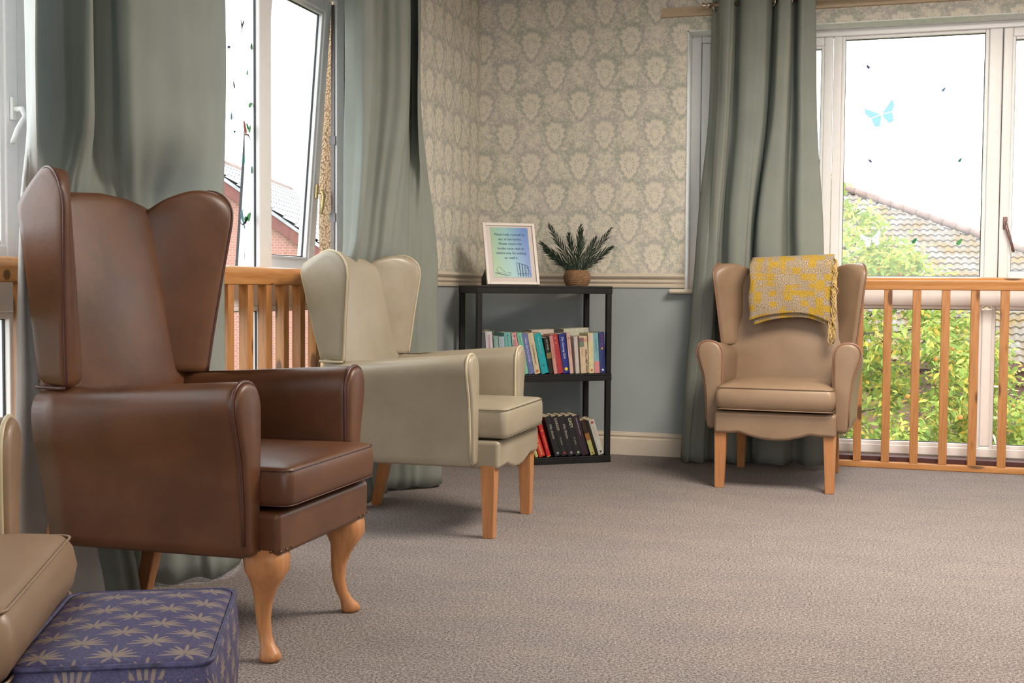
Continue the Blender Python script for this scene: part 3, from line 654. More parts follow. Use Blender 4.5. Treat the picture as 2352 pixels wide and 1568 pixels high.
# ================================================================ wing chairs (local: x across, -y is the front, z up)
SEAM = {'brown_leather': PIPE_BROWN, 'cream_leather': plain('khaki_seam', (0.13, 0.11, 0.07), 0.6), 'tan_leather': L_TAN}
def wing_chair(label, loc, rz, LEA, PIPE, brown=False, puffy=False):
    t = thing('wing_chair', label, 'armchair', loc, rz)
    y0 = 0.05 if brown else 0.08
    H = 1.245 if brown else 1.095
    zw = 0.685 if brown else 0.662
    # seat rail with shaped apron
    if brown:
        ap = [(-0.275, 0.275), (0.275, 0.275), (0.280, 0.386), (-0.280, 0.386)]
    else:
        ap = [(-0.283, 0.266), (-0.205, 0.268), (-0.165, 0.272), (-0.12, 0.258), (-0.06, 0.244), (0, 0.240), (0.06, 0.244), (0.12, 0.258), (0.165, 0.272), (0.205, 0.268), (0.283, 0.266), (0.283, 0.374), (-0.283, 0.374)]
    mb = MB().prism(ap, 'y', -0.022, 0.55)
    bevel(mb.build('seat_rail', LEA, t), 0.016, 4, 50)
    # cushion
    cz, cT = (0.447, 0.050) if brown else (0.438, 0.058)
    mb = MB(); pad(mb, rrect(-0.268, 0.268, -0.045, 0.53, 0.028, 5), ([(0.10, -cT-0.002), (0.03, -cT), (0.010, -cT+0.003), (0.003, -cT+0.010), (-0.006, -cT+0.025), (-0.012, 0), (-0.006, cT-0.024), (0.002, cT-0.010), (0.010, cT-0.002), (0.025, cT+0.003), (0.06, cT+0.012), (0.12, cT+0.018), (0.2, cT+0.021)] if puffy else [(0.10, -cT-0.002), (0.02, -cT), (0.005, -cT+0.002), (0.000, -cT+0.007), (-0.003, -cT+0.025), (-0.004, 0), (-0.003, cT-0.024), (0.000, cT-0.010), (0.0035, cT-0.003), (0.009, cT+0.0005), (0.03, cT+0.003), (0.08, cT+0.008), (0.2, cT+0.012)]), lambda u_, v_, h_: (u_, v_, cz+h_))
    cu = mb.build('seat_cushion', LEA, t, True)
    for zz in (cz+cT-0.006, cz-cT+0.006):
        MB().tube([(x, y, zz) for x, y in rrect(-0.2695, 0.2695, -0.0465, 0.53, 0.029, 5)], 0.0018 if not puffy else 0.0024, 6, True).build('seam', SEAM[LEA.name], cu, True)
    # arms
    sec = [(0.332, 0.276), (0.336, 0.40), (0.350, 0.52), (0.374, 0.60), (0.386, 0.645), (0.378, 0.682), (0.350, 0.702), (0.315, 0.704), (0.283, 0.692), (0.264, 0.662), (0.259, 0.62), (0.262, 0.50), (0.268, 0.38), (0.272, 0.276)]
    if brown: sec = [(x, z+0.012 if z > 0.6 else z+(0.004 if z < 0.3 else 0)) for x, z in sec]
    base = [(p.x, p.y) for p in resample(cr([(x, z, 0) for x, z in sec[1:-1]], 5), 40, False)]
    base = [(0.330, 0.285), (0.333, 0.31)]+base+[(0.270, 0.31), (0.272, 0.285), (0.280, 0.276), (0.320, 0.276)]
    for s_ in (-1, 1):
        rings = []
        yr = 0.632 if brown else 0.665
        for k, (yy, ins) in enumerate([(y0-0.004, 0.014), (y0, 0.005), (y0+0.006, 0.001), (y0+0.014, 0)]+[(y0+0.02+(yr-y0-0.02)*q/8, 0) for q in range(1, 9)]):
            fr_ = max(0, (yy-y0)/(yr-y0)); rg = []
            for x, z in base:
                cx, cz2 = 0.312, 0.5
                x2 = cx+(x-cx)*(1-ins*14) if ins else x
                z2 = cz2+(z-cz2)*(1-ins*2.4) if ins else z
                up_ = max(0, (z2-0.55)/0.15)
                z2 -= 0.045*fr_*up_ if not brown else 0.030*fr_*up_
                x2 += 0.004*math.sin(fr_*PI)*up_
                if x2 > 0.312: x2 += -0.030*fr_*up_+0.018*fr_*(1-up_)*min(1, (x2-0.312)/0.02)
                shear = fr_**6*0.11*(z2-0.62)
                rg.append((s_*x2, yy+shear, z2))
            rings.append(rg)
        arm = MB().loft(rings).build('arm', LEA, t, True)
        # scroll facing panel and its piping
        pr = [(0.012, 0.0), (0.010, 0.006), (0.012, 0.010), (0.018, 0.013), (0.026, 0.014)]
        fp = MB(); pad(fp, base, [(0.004, -0.004), (0.005, 0.004), (0.009, 0.009), (0.016, 0.012), (0.024, 0.0135)], lambda u_, v_, h_: (s_*u_, y0-0.006-h_, v_))
        fo = fp.build('arm_facing', LEA, arm, True)
        MB().tube([(s_*x, y0-0.004, z) for x, z in base[1:-3]], 0.0048, 7, False).build('piping', PIPE, arm, True)
    # back: front face leans from the seat to the crest, rear face a little more
    Bz = H-0.030 if brown else H-0.012
    bo = [(-0.330, 0.30), (0.330, 0.30), (0.330, 0.45), (0.330, Bz-0.14), (0.300, Bz-0.075), (0.235, Bz-0.030), (0.13, Bz-0.008), (0, Bz), (-0.13, Bz-0.008), (-0.235, Bz-0.030), (-0.300, Bz-0.075), (-0.330, Bz-0.14), (-0.330, 0.45)]
    bo = resample([Vector((x, z, 0)) for x, z in bo], 72)
    def yfront(z): return (0.598+0.16*(z-0.70)) if brown else (0.618+0.20*(z-0.66))
    def yrear(z): return (0.655+0.112*(z-0.70)) if brown else (0.695+0.215*(z-0.66))
    def ymap(u_, v_, h_):
        a, b = yfront(v_), yrear(v_)-0.004
        f = (h_+1)/2; y = b+(a-b)*f
        if h_ > 0: y -= 0.034*max(0, 1-(u_/0.26)**2)*max(0, math.sin(min(PI, max(0, (v_-0.40)/(Bz-0.40)*PI*0.92))))*h_
        return (u_, y, v_)
    pr = [(0.05, -1.0), (0.02, -0.97), (0.006, -0.8), (0, -0.4), (0, 0.2), (0.004, 0.6), (0.012, 0.85), (0.026, 0.97), (0.05, 1.0), (0.09, 1.0), (0.12, 1.0), (0.15, 1.0), (0.18, 1.0), (0.21, 1.0), (0.24, 1.0), (0.27, 1.0), (0.30, 1.0), (0.33, 1.0)]
    back = MB(); pad(back, bo, pr, ymap); back.build('backrest', LEA, t, True)
    # wings: outer face nearly straight, inner face running in to the back
    if brown: wo = [(0.550, 0.686), (0.540, 0.80), (0.525, 0.95), (0.510, 1.08), (0.502, 1.16), (0.510, 1.205), (0.535, 1.237), (0.568, 1.248), (0.605, 1.235), (0.66, 1.200), (0.695, 1.172), (0.706, 1.150), (0.700, 1.10), (0.682, 0.956), (0.653, 0.686)]
    else: wo = [(0.592, 0.662), (0.583, 0.75), (0.572, 0.86), (0.560, 0.96), (0.556, 1.01), (0.566, 1.052), (0.596, 1.082), (0.640, 1.093), (0.69, 1.078), (0.745, 1.052), (0.775, 1.032), (0.781, 1.000), (0.768, 0.94), (0.736, 0.80), (0.700, 0.662)]
    top = [(p.x, p.y) for p in cr([(y, z, 0) for y, z in wo], 4)]
    nb = 8; a_, b_ = top[-1], top[0]
    ol = top+[(a_[0]+(b_[0]-a_[0])*q/nb, a_[1]+(b_[1]-a_[1])*q/nb) for q in range(1, nb)]
    for s_ in (-1, 1):
        def wm(u_, v_, h_):
            fz = max(0, min(1, (v_-zw)/(H-zw)))
            yf = min(p[0] for p in wo)+0.05*(1-fz)*0.9
            fy = max(0, min(1, (u_-yf)/(yrear(v_)-yf)))
            fl_ = 0.078 if brown else 0.052
            xo = 0.346+fl_*fz-0.022*fy*(1-fz)-(fl_+0.006)*fy*fz
            xi = xo-0.036-0.118*min(1, max(0, fy)/0.62)**0.9
            m_ = (xo+xi)/2; hw = (xo-xi)/2
            return (s_*(m_+h_*hw), u_, v_)
        mb = MB(); pad(mb, ol, [(0.030, -1.0), (0.014, -0.93), (0.004, -0.70), (0, -0.3), (0, 0.3), (0.0015, 0.66), (0.006, 0.90), (0.013, 1.0), (0.035, 1.03)], wm)
        wg = mb.build('wing', LEA, t, True)
        MB().tube([wm(u_, v_, 0.74) for u_, v_ in top], 0.0042, 7).build('piping', PIPE, wg, True)
        MB().tube([wm(a_[0]+(b_[0]-a_[0])*q/nb, zw+0.001, 1.02) for q in range(0, nb+1)], 0.005, 7).build('piping', PIPE, wg, True)
    # legs
    if not brown:
        for s_ in (-1, 1):
            a, b = 0.029, 0.021
            def sq(cx, cy, h_, z): return [(cx-h_, cy-h_, z), (cx+h_, cy-h_, z), (cx+h_, cy+h_, z), (cx-h_, cy+h_, z)]
            lg = MB().loft([sq(s_*0.258, 0.022, b, 0), sq(s_*0.2535, 0.024, a, 0.285)]); bevel(lg.build('leg', W_LEG, t), 0.003, 2)
    else:
        for s_ in (-1, 1):
            # cabriole: (z, forward offset, half width)
            st = [(0.290, 0.000, 0.050, 0.25), (0.262, 0.004, 0.051, 0.25), (0.232, 0.006, 0.049, 0.3), (0.205, 0.004, 0.038, 0.5), (0.175, -0.003, 0.029, 0.8), (0.140, -0.008, 0.0225, 1), (0.100, -0.008, 0.0190, 1), (0.062, -0.002, 0.0170, 1), (0.040, 0.006, 0.018, 1), (0.024, 0.013, 0.025, 1), (0.012, 0.016, 0.0285, 1), (0.003, 0.015, 0.026, 1), (0.0, 0.014, 0.020, 1)]
            rings = []
            for z, off, r, rd in st:
                cx, cy = s_*(0.232+off*0.8), 0.040-off*1.25; rg = []
                for q in range(20):
                    a = 2*PI*q/20; ca_, sa_ = math.cos(a), math.sin(a)
                    mxx = max(abs(ca_), abs(sa_)); sqr = r/mxx; rr = sqr*(1-rd)+r*rd if rd < 1 else r
                    rr = min(rr, r*1.28)
                    rg.append((cx+rr*ca_, cy+rr*sa_, z))
                rings.append(rg)
            MB().loft(rings).build('leg', W_LEG, t, True)
        nb_ = MB()
        for s_ in (-1, 1):
            for q in range(3): nb_.sphere((s_*(0.270-0.030*q), -0.023, 0.289), 0.0036, 6)
            for q in range(3): nb_.sphere((s_*0.280, 0.0+0.03*q, 0.289), 0.0036, 6)
        o = nb_.build('nail_trim', BRASS, t, True); o['kind'] = 'stuff'
    for s_ in (-1, 1):
        yb = 0.705 if not brown else 0.72
        def sq2(cx, cy, h_, z): return [(cx-h_, cy-h_, z), (cx+h_, cy-h_, z), (cx+h_, cy+h_, z), (cx-h_, cy+h_, z)]
        bevel(MB().loft([sq2(s_*0.245, yb, 0.019, 0), sq2(s_*0.240, yb-0.035, 0.023, 0.14), sq2(s_*0.235, yb-0.075, 0.026, 0.33)]).build('leg', W_LEG, t), 0.003, 2)
    return t

wing_chair('dark brown leather wing chair with curved cabriole legs', (-1.405, 2.90, 0), PI/2, L_BROWN, PIPE_BROWN, True)
wing_chair('cream leather wing chair with straight legs beside the black bookshelf', (-1.325, 4.50, 0), PI/2, L_CREAM, PIPE_CREAM)
TC = wing_chair('tan wing chair with a yellow throw over its back', (-0.388, 5.672, 0), math.radians(-2), L_TAN, PIPE_TAN, puffy=True)
wing_chair('tan wing chair cut off at the left, behind the violet footstool', (-1.308, 1.574, 0), math.radians(117.4), L_TAN, PIPE_CREAM, puffy=True)

# ---------------------------------------------------------------- throw over the tan chair
TT = thing('throw_blanket', 'folded yellow and grey woven throw with fringe, over the tan chair back', 'blanket', TC.location, math.radians(-2))
def sheet(name, prof, x0, x1, arch, thick, par):
    P_ = cr([(y, z, 0) for y, z in prof], 6); nx = 22; vs = []; uv = []; fs = []
    L_ = 0; acc = [0]
    for a, b in zip(P_, P_[1:]): L_ += (b-a).length; acc.append(L_)
    for j, p in enumerate(P_):
        for i in range(nx+1):
            fx = i/nx; x = x0+(x1-x0)*fx
            k = max(0, 1-acc[j]/0.22)
            z = p.y+arch*k*math.sin(PI*fx)+0.004*math.sin(9*fx+1)*k
            y = p.x-0.010*math.sin(PI*fx)*(k**0.5)+0.0025*math.sin(fx*17+acc[j]*23)
            if j > len(P_)*0.45: z += 0.012*fx-0.004*(1-fx)
            vs.append((x+0.004*math.sin(acc[j]*40), y, z)); uv.append((x, acc[j]))
    n = nx+1
    for j in range(len(P_)-1):
        for i in range(nx): a = j*n+i; fs.append((a, a+1, a+n+1, a+n))
    o = link(name, vs, fs, THROW, par, True)
    ul = o.data.uv_layers.new(name='UVMap')
    for lp in o.data.loops: ul.data[lp.index].uv = uv[lp.vertex_index]
    s2 = o.modifiers.new('s', 'SOLIDIFY'); s2.thickness = thick; s2.offset = 0
    return o
pf = [(0.525, 0.790), (0.523, 0.86), (0.527, 0.94), (0.535, 1.02), (0.552, 1.085), (0.60, 1.118), (0.66, 1.118), (0.715, 1.08), (0.730, 1.0), (0.722, 0.90)]
sheet('cloth', pf, -0.192, 0.222, 0.050, 0.012, TT)
pf2 = [(0.540, 0.765), (0.538, 0.84), (0.541, 0.93), (0.549, 1.02), (0.566, 1.075), (0.60, 1.098), (0.66, 1.098), (0.700, 1.06), (0.712, 1.0), (0.706, 0.90)]
sheet('fold', pf2, -0.170, 0.226, 0.052, 0.012, TT)
rnd = random.Random(5); fb = MB()
for k in range(64):
    zt = 1.12-0.36*rnd.random()**1.1; y = 0.520+0.07*max(0, zt-1.0)/0.12+rnd.uniform(-0.008, 0.008)
    ln = rnd.uniform(0.05, 0.12); x = 0.222+rnd.uniform(-0.004, 0.006); pts = [(x, y, zt)]
    dx = rnd.uniform(0.004, 0.020)
    for q in range(1, 7):
        f = q/6; pts.append((x+dx*math.sin(f*2.6)+0.006*math.sin(f*7+k), y-0.018*math.sin(f*PI)+0.004*math.sin(f*9+k*2), zt-ln*f*f*0.9-0.01*f))
    fb.tube(pts, 0.0016+0.001*rnd.random(), 5)
for k in range(12):
    zt = 0.80-0.01*rnd.random(); x = 0.224+rnd.uniform(-0.012, 0.008)
    fb.tube([(x+0.008*math.sin(q*0.9+k), 0.515+0.005*math.sin(q+k), zt-q*(0.012+0.003*(k % 4))) for q in range(7)], 0.0022, 5)
fo = fb.build('fringe', FRINGE, TT, True); fo['kind'] = 'stuff'

# ---------------------------------------------------------------- footstool
FS = thing('footstool', 'low footstool in violet and gold damask at the lower left', 'footstool', (-1.13, 1.645, 0), math.radians(25))
oc = bpy.data.objects
mb = MB(); pad(mb, rrect(-0.143, 0.143, -0.213, 0.213, 0.030, 6), [(0.06, -0.285), (0.012, -0.283), (0.003, -0.27), (-0.004, -0.20), (-0.010, -0.10), (-0.006, -0.035), (0.0, -0.010), (0.005, -0.002), (0.014, 0.002), (0.05, 0.008), (0.09, 0.012), (0.13, 0.013)], lambda u_, v_, h_: (u_, v_, h_))
o = mb.build('upholstery', DAMASK, FS, True); o.location = (0, 0, 0.40)
MB().tube([(x, y, -0.004) for x, y in rrect(-0.145, 0.145, -0.215, 0.215, 0.032, 6)], 0.0045, 7, True).build('piping', PIPE_BLUE, FS, True).location = (0, 0, 0.40)
for sx in (-1, 1):
    for sy_ in (-1, 1): MB().lathe([(0.012, 0), (0.017, 0.01), (0.020, 0.06), (0.024, 0.125)], (sx*0.105, sy_*0.17, 0), 14).build('leg', W_LEG, FS, True)

# ---------------------------------------------------------------- corner bookshelf
SA = (-1.311, 6.331); SPH = math.radians(35)
BS = thing('bookshelf', 'black plastic three-tier bookshelf standing across the corner', 'bookshelf', (SA[0], SA[1], 0), SPH)
SW, SD = 0.775, 0.355
for z0, z1 in ((0.925, 0.967), (0.450, 0.490), (0.0, 0.038)):
    mb = MB().box(-SW, 0, 0, SD, z1-0.012, z1).box(-SW, 0, 0, 0.012, z0, z1-0.012).box(-SW, 0, SD-0.012, SD, z0, z1-0.012).box(-SW, -SW+0.012, 0.012, SD-0.012, z0, z1-0.012).box(-0.012, 0, 0.012, SD-0.012, z0, z1-0.012)
    bevel(mb.build('shelf', BLACKP, BS), 0.002, 2)
for za, zb in ((0.038, 0.450), (0.490, 0.925)):
    for px_ in (-SW+0.002, -0.031):
        for py in (0.002, SD-0.031):
            bevel(MB().box(px_, px_+0.029, py, py+0.029, za, zb).build('post', BLACKP, BS), 0.003, 2)
SM = Matrix.Translation((SA[0], SA[1], 0)) @ Matrix.Rotation(SPH, 4, 'Z')

def text(par, body, size, mat, loc, rot=None, align='LEFT', ext_=0.0004, shear=0.0, name='lettering', sx=1.0):
    cu = bpy.data.curves.new(name, 'FONT'); cu.body = body; cu.size = size; cu.extrude = ext_; cu.align_x = align; cu.align_y = 'CENTER'; cu.shear = shear
    cu.materials.append(mat); cu.resolution_u = 3
    o = bpy.data.objects.new(name, cu); C.objects.link(o); o.parent = par
    M4 = (rot or Matrix.Identity(3)).to_4x4(); M4.translation = Vector(loc); M4 = M4 @ Matrix.Diagonal((sx, 1, 1, 1))
    bpy.context.view_layer.update(); me = bpy.data.meshes.new_from_object(o); C.objects.unlink(o); bpy.data.objects.remove(o)
    o = bpy.data.objects.new(name, me); C.objects.link(o); o.parent = par; o.matrix_local = M4
    return o
SPINE = Matrix(((0, 1, 0), (0, 0, -1), (-1, 0, 0)))     # text x -> -z, text y -> +x, normal -> -y
FRONT = Matrix(((1, 0, 0), (0, 0, -1), (0, 1, 0)))      # upright text facing -y

def book(label, sb, st_, zt, z0, thick, col, title=None, tcol=(0.9, 0.9, 0.85), tsize=0.012, toff=0.02, y=0.012, depth=0.128, extra=None, shear=0, group='paperbacks on the middle shelf', marks=None):
    dz_ = zt-z0; tilt = math.atan2(sb-st_, dz_); hgt = dz_/math.cos(tilt)
    e = thing('book', label, 'book', (0, 0, 0), 0, group)
    e.matrix_world = SM @ Matrix.Translation((sb, y, z0+0.0008)) @ Matrix.Rotation(-tilt, 4, 'Y')
    tk = thick
    mt = bookmat(col)
    cv = MB().box(0, 0.0012, 0.0, depth, 0, hgt).box(tk-0.0012, tk, 0, depth, 0, hgt)
    # slightly rounded spine
    cv.loft([[(0.0012, 0.001, z), (tk*0.3, -0.0016, z), (tk*0.7, -0.0016, z), (tk-0.0012, 0.001, z), (tk-0.0012, 0.003, z), (0.0012, 0.003, z)] for z in (0, hgt)])
    cv.build('cover', mt, e)
    MB().box(0.0012, tk-0.0012, 0.003, depth-0.002, 0.002, hgt-0.002).build('page_block', PAGES, e)
    if title:
        text(e, title, tsize, inkmat(tcol), (tk*0.5, -0.0022, hgt-toff), SPINE, shear=shear, sx=1.0)
    for (zc, hh, c2) in (marks or []):
        MB().box(0.0005, tk-0.0005, -0.0022, 0.0005, hgt*zc, hgt*(zc+hh)).build('spine_band', inkmat(c2), e)
    if extra:
        for (zc, r, c2) in extra:
            mb = MB(); mb.loft([[(tk/2+r*math.cos(2*PI*k/12), yy, hgt*zc+r*math.sin(2*PI*k/12)) for k in range(12)] for yy in (-0.0026, -0.0010)]); mb.build('spine_emblem', inkmat(c2), e)
    return e
W_ = (0.60, 0.56, 0.56); BLK = (0.02, 0.02, 0.022)
zb = 0.4905
book('white paperback with red lettering, leftmost on the middle shelf', -0.709, -0.725, 0.720, zb, 0.038, (0.55, 0.52, 0.55), 'THREADBARE', (0.5, 0.05, 0.05), 0.013, 0.016)
book('small sage green book second from the left on the middle shelf', -0.664, -0.679, 0.697, zb, 0.026, (0.22, 0.36, 0.31), 'THE SEA', (0.5, 0.55, 0.5), 0.012)
book('small pale lilac blue book just left of the taller teal book', -0.633, -0.650, 0.694, zb, 0.031, (0.33, 0.44, 0.50), 'Carole', (0.6, 0.35, 0.45), 0.013)
book('teal paperback with dark script just above the cream chair arm', -0.596, -0.620, 0.715, zb, 0.036, (0.15, 0.42, 0.42), 'Secret Garden', (0.20, 0.16, 0.08), 0.013, extra=[(0.93, 0.003, (0.02, 0.02, 0.02))])
book('slim white paperback with black lettering and a red foot', -0.553, -0.578, 0.708, zb, 0.016, (0.60, 0.56, 0.52), 'SUMMER', (0.05, 0.05, 0.05), 0.012, 0.03, marks=[(0.0, 0.13, (0.55, 0.06, 0.05))])
book('candy pink paperback beside the mint green one', -0.533, -0.578, 0.712, zb, 0.025, (0.62, 0.30, 0.33), 'and the Cafe', (0.75, 0.10, 0.16), 0.013, 0.04, extra=[(0.92, 0.006, (0.45, 0.1, 0.12))], shear=0.3)
book('mint green paperback with spaced black capitals', -0.505, -0.549, 0.712, zb, 0.027, (0.20, 0.52, 0.36), 'A B S E N C E  &  S I L V E R', (0.02, 0.08, 0.06), 0.0085, 0.018)
book('periwinkle blue paperback with white script', -0.475, -0.520, 0.707, zb, 0.030, (0.145, 0.175, 0.40), 'After the End of Her', (0.60, 0.62, 0.72), 0.016, 0.022, shear=0.4)
book('cream paperback with black script and a red dot', -0.443, -0.488, 0.710, zb, 0.032, (0.60, 0.50, 0.34), 'I Could Remember', (0.03, 0.03, 0.03), 0.015, 0.055, shear=0.4, extra=[(0.07, 0.007, (0.55, 0.12, 0.05))])
book('thick bright teal paperback in the middle of the row', -0.404, -0.453, 0.705, zb, 0.041, (0.015, 0.34, 0.38), 'Beautiful Fortune', (0.35, 0.55, 0.50), 0.013, 0.02, shear=0.3, extra=[(0.2, 0.005, (0.02, 0.1, 0.2))])
book('short black paperback with a golden figure', -0.361, -0.395, 0.686, zb, 0.028, (0.018, 0.017, 0.014), 'LOST FATHER', (0.62, 0.56, 0.40), 0.010, 0.008, marks=[(0.42, 0.16, (0.20, 0.14, 0.05))])
book('thin salmon pink paperback beside the short black one', -0.333, -0.363, 0.697, zb, 0.020, (0.60, 0.30, 0.26), 'THE COUNTRY HOUSE', (0.55, 0.05, 0.06), 0.009, 0.03)
book('deep red paperback left of the starry blue one', -0.312, -0.350, 0.703, zb, 0.033, (0.40, 0.045, 0.055), None, extra=[(0.9, 0.003, (0.8, 0.5, 0.5)), (0.78, 0.0025, (0.8, 0.6, 0.5))])
book('starry dark blue paperback with white script and a yellow blob', -0.278, -0.310, 0.706, zb, 0.036, (0.022, 0.035, 0.22), 'The Coming Gale', (0.70, 0.72, 0.80), 0.017, 0.014, shear=0.4, extra=[(0.11, 0.009, (0.85, 0.66, 0.04))])
book('pale pink paperback right of the starry blue one', -0.240, -0.265, 0.711, zb, 0.020, (0.62, 0.42, 0.37), 'A TALE OF ALL BELOVED', (0.60, 0.16, 0.14), 0.007, 0.04, extra=[(0.87, 0.005, (0.5, 0.08, 0.08))])
bk = book('cream paperback with black capitals and a face on its spine', -0.176, -0.190, 0.693, zb, 0.046, (0.60, 0.47, 0.32), None, marks=[])
text(bk, "WE'LL MEET AGAIN", 0.0155, inkmat((0.02, 0.02, 0.02)), (0.034, -0.0022, 0.130), SPINE, ext_=0.0006)
text(bk, "MAY WE MEET", 0.007, inkmat((0.5, 0.25, 0.2)), (0.012, -0.0022, 0.140), SPINE)
MB().box(0.001, 0.026, -0.0022, 0.0004, 0.145, 0.195).build('spine_picture', inkmat((0.15, 0.22, 0.16)), bk)
MB().box(0.001, 0.026, -0.0024, 0.0004, 0.172, 0.195).build('spine_picture', inkmat((0.22, 0.13, 0.15)), bk)
MB().sphere((0.035, -0.001, 0.182), 0.009, 8, (1, 0.25, 1.3)).build('spine_emblem', inkmat((0.55, 0.30, 0.18)), bk)
book('white-spined paperback left of the cream one with black capitals', -0.207, -0.222, 0.692, zb, 0.022, (0.55, 0.50, 0.47), None)
book('pale yellow paperback left of the blue and pink one', -0.128, -0.139, 0.710, zb, 0.030, (0.62, 0.56, 0.33), None, extra=[(0.08, 0.006, (0.5, 0.1, 0.06))], marks=[(0.80, 0.15, (0.62, 0.52, 0.45))])
book('light blue paperback with a pink foot near the right post', -0.097, -0.110, 0.712, zb, 0.031, (0.20, 0.40, 0.45), 'The Blossoms', (0.12, 0.2, 0.25), 0.012, 0.035, shear=0.3, marks=[(0.0, 0.30, (0.60, 0.25, 0.27))])
book('navy blue paperback rightmost on the middle shelf', -0.064, -0.076, 0.715, zb, 0.033, (0.03, 0.045, 0.16), 'DIE OF TEARS', (0.42, 0.06, 0.20), 0.013, 0.012, extra=[(0.60, 0.006, (0.65, 0.4, 0.08)), (0.08, 0.006, (0.7, 0.7, 0.75))])
G2 = 'books standing behind the front row'
book('dark green book standing behind the front row at left', -0.668, -0.676, 0.722, zb, 0.05, (0.07, 0.12, 0.06), y=0.165, group=G2)
book('cream-topped book standing behind the front row in the middle', -0.40, -0.41, 0.722, zb, 0.13, (0.62, 0.50, 0.42), y=0.165, group=G2, depth=0.12)
book('pale green book standing behind the front row at right', -0.21, -0.222, 0.728, zb, 0.15, (0.52, 0.52, 0.42), y=0.165, group=G2, depth=0.12)
zl = 0.039; GL = 'books leaning on the bottom shelf'
LB = dict(group=GL, depth=0.14, y=0.014)
book('pale yellow book half hidden behind the cream chair leg', -0.434, -0.500, 0.215, zl, 0.016, (0.55, 0.55, 0.25), **LB)
book('bright red book with pale capitals, leftmost leaning one', -0.412, -0.475, 0.224, zl, 0.034, (0.60, 0.045, 0.02), 'KATE GREENE', (0.75, 0.50, 0.30), 0.018, 0.072, **LB)
book('thin red book with orange edges beside the black ones', -0.368, -0.432, 0.254, zl, 0.022, (0.55, 0.03, 0.03), 'SHADOW MAZE', (0.85, 0.35, 0.2), 0.010, 0.105, extra=[(0.66, 0.004, (0.8, 0.5, 0.05))], marks=[(0, 0.02, (0.7, 0.28, 0.05)), (0.98, 0.02, (0.7, 0.28, 0.05))], **LB)
for (lab, sb, ti, c2, sz, to) in (('first black book from the left, with script and a grey emblem', -0.322, 'Fifty Shades', (0.45, 0.43, 0.36), 0.018, 0.045),
                              ('black book with DARKER on its spine', -0.283, 'DARKER', (0.50, 0.46, 0.33), 0.019, 0.012),
                              ('black book with script, standing between DARKER and GREY', -0.243, 'Fifty Shades', (0.45, 0.40, 0.33), 0.018, 0.045),
                              ('black book with GREY on its spine', -0.202, 'GREY', (0.55, 0.56, 0.38), 0.024, 0.012),
                              ('black book right of GREY with narrow lilac lettering', -0.162, 'EVERLASTING NIGHTS', (0.42, 0.36, 0.45), 0.010, 0.012)):
    b_ = book(lab, sb, sb-0.064, 0.256, zl, 0.0385, BLK if 'lilac' not in lab else (0.035, 0.02, 0.03), ti, c2, sz, to, extra=[(0.07, 0.007, (0.25, 0.25, 0.28) if 'script' in lab else ((0.3, 0.04, 0.05) if ti == 'DARKER' else (0.35, 0.40, 0.25)))] if 'lilac' not in lab else None, shear=0.3 if 'script' in lab else 0, **LB)
    if ti in ('DARKER', 'GREY'): text(b_, 'E L James', 0.011, inkmat((0.45, 0.45, 0.36)), (0.019, -0.0022, 0.103), SPINE)
book('dark book with an orange and olive lower spine', -0.114, -0.176, 0.231, zl, 0.026, (0.04, 0.025, 0.015), None, marks=[(0.0, 0.42, (0.38, 0.37, 0.12)), (0.42, 0.2, (0.30, 0.13, 0.03))], extra=[(0.06, 0.004, (0.03, 0.05, 0.02))], **LB)
book('white book with a cream spine, rightmost leaning one', -0.066, -0.128, 0.231, zl, 0.032, (0.50, 0.49, 0.44), 'The Songbird', (0.60, 0.28, 0.20), 0.012, 0.035, extra=[(0.92, 0.008, (0.30, 0.06, 0.05)), (0.08, 0.006, (0.05, 0.05, 0.05))], **LB)

# ---------------------------------------------------------------- framed notice
PF = thing('framed_notice', 'white framed notice on a blue-green print, standing on the bookshelf', 'picture frame')
FWid, FH = 0.298, 0.352
PF.matrix_world = SM @ Matrix.Translation((-0.690, 0.085, 0.9735)) @ Matrix.Rotation(math.radians(-17), 4, 'X')
fr_ = ringbox(0, FWid, 0, FH, 0.016, 0, 0.020); bevel(fr_.build('frame', WHITEF, PF), 0.002, 2)
MB().box(0.016, FWid-0.016, 0.009, 0.016, 0.016, FH-0.016).build('mount', MATB, PF)
pp = MB().box(-0.107, 0.107, 0, 0.001, 0, 0.283).build('print', PRINT, PF); pp.location = (FWid/2+0.002, 0.0075, 0.043)
ys = -0.0012
for i, ln in enumerate(('Please help yourself to', 'any of the books.', 'Please return the', 'books once read as', 'others may be waiting', 'to read it.')):
    text(pp, ln, 0.0192, INK, (0, ys, 0.243-0.0265*i), FRONT, 'CENTER', 0.0003)
art = MB()
def ln2(pts, r=0.0009): art.tube([(x, ys, z) for x, z in pts], r, 5)
for x0 in (0.030, 0.045, 0.060, 0.078): ln2([(x0, 0.005), (x0-0.003, 0.083-0.25*(x0-0.03))]); ln2([(x0+0.012, 0.005), (x0+0.010, 0.080-0.25*(x0-0.03))]); ln2([(x0-0.003, 0.083-0.25*(x0-0.03)), (x0+0.010, 0.080-0.25*(x0-0.03))]); ln2([(x0, 0.02), (x0+0.012, 0.02)])
ln2([(0.088, 0.055), (0.104, 0.01)]); ln2([(0.082, 0.055), (0.088, 0.062), (0.096, 0.058), (0.088, 0.052), (0.082, 0.055)])
for k in range(3): ln2([(-0.100+0.09*q/8, 0.014+0.004*k+0.006*math.sin(q*0.8+k)) for q in range(9)], 0.0006)
ln2([(-0.085, 0.028), (-0.09, 0.045), (-0.075, 0.060), (-0.06, 0.045), (-0.045, 0.030), (-0.06, 0.026), (-0.085, 0.028)], 0.0006)
art.build('book_drawing', INK, pp)
mb = MB().prism([(0.026, 0.002), (0.135, 0.002), (0.135, 0.040), (0.060, 0.092), (0.044, 0.092)], 'x', 0.006, 0.012)
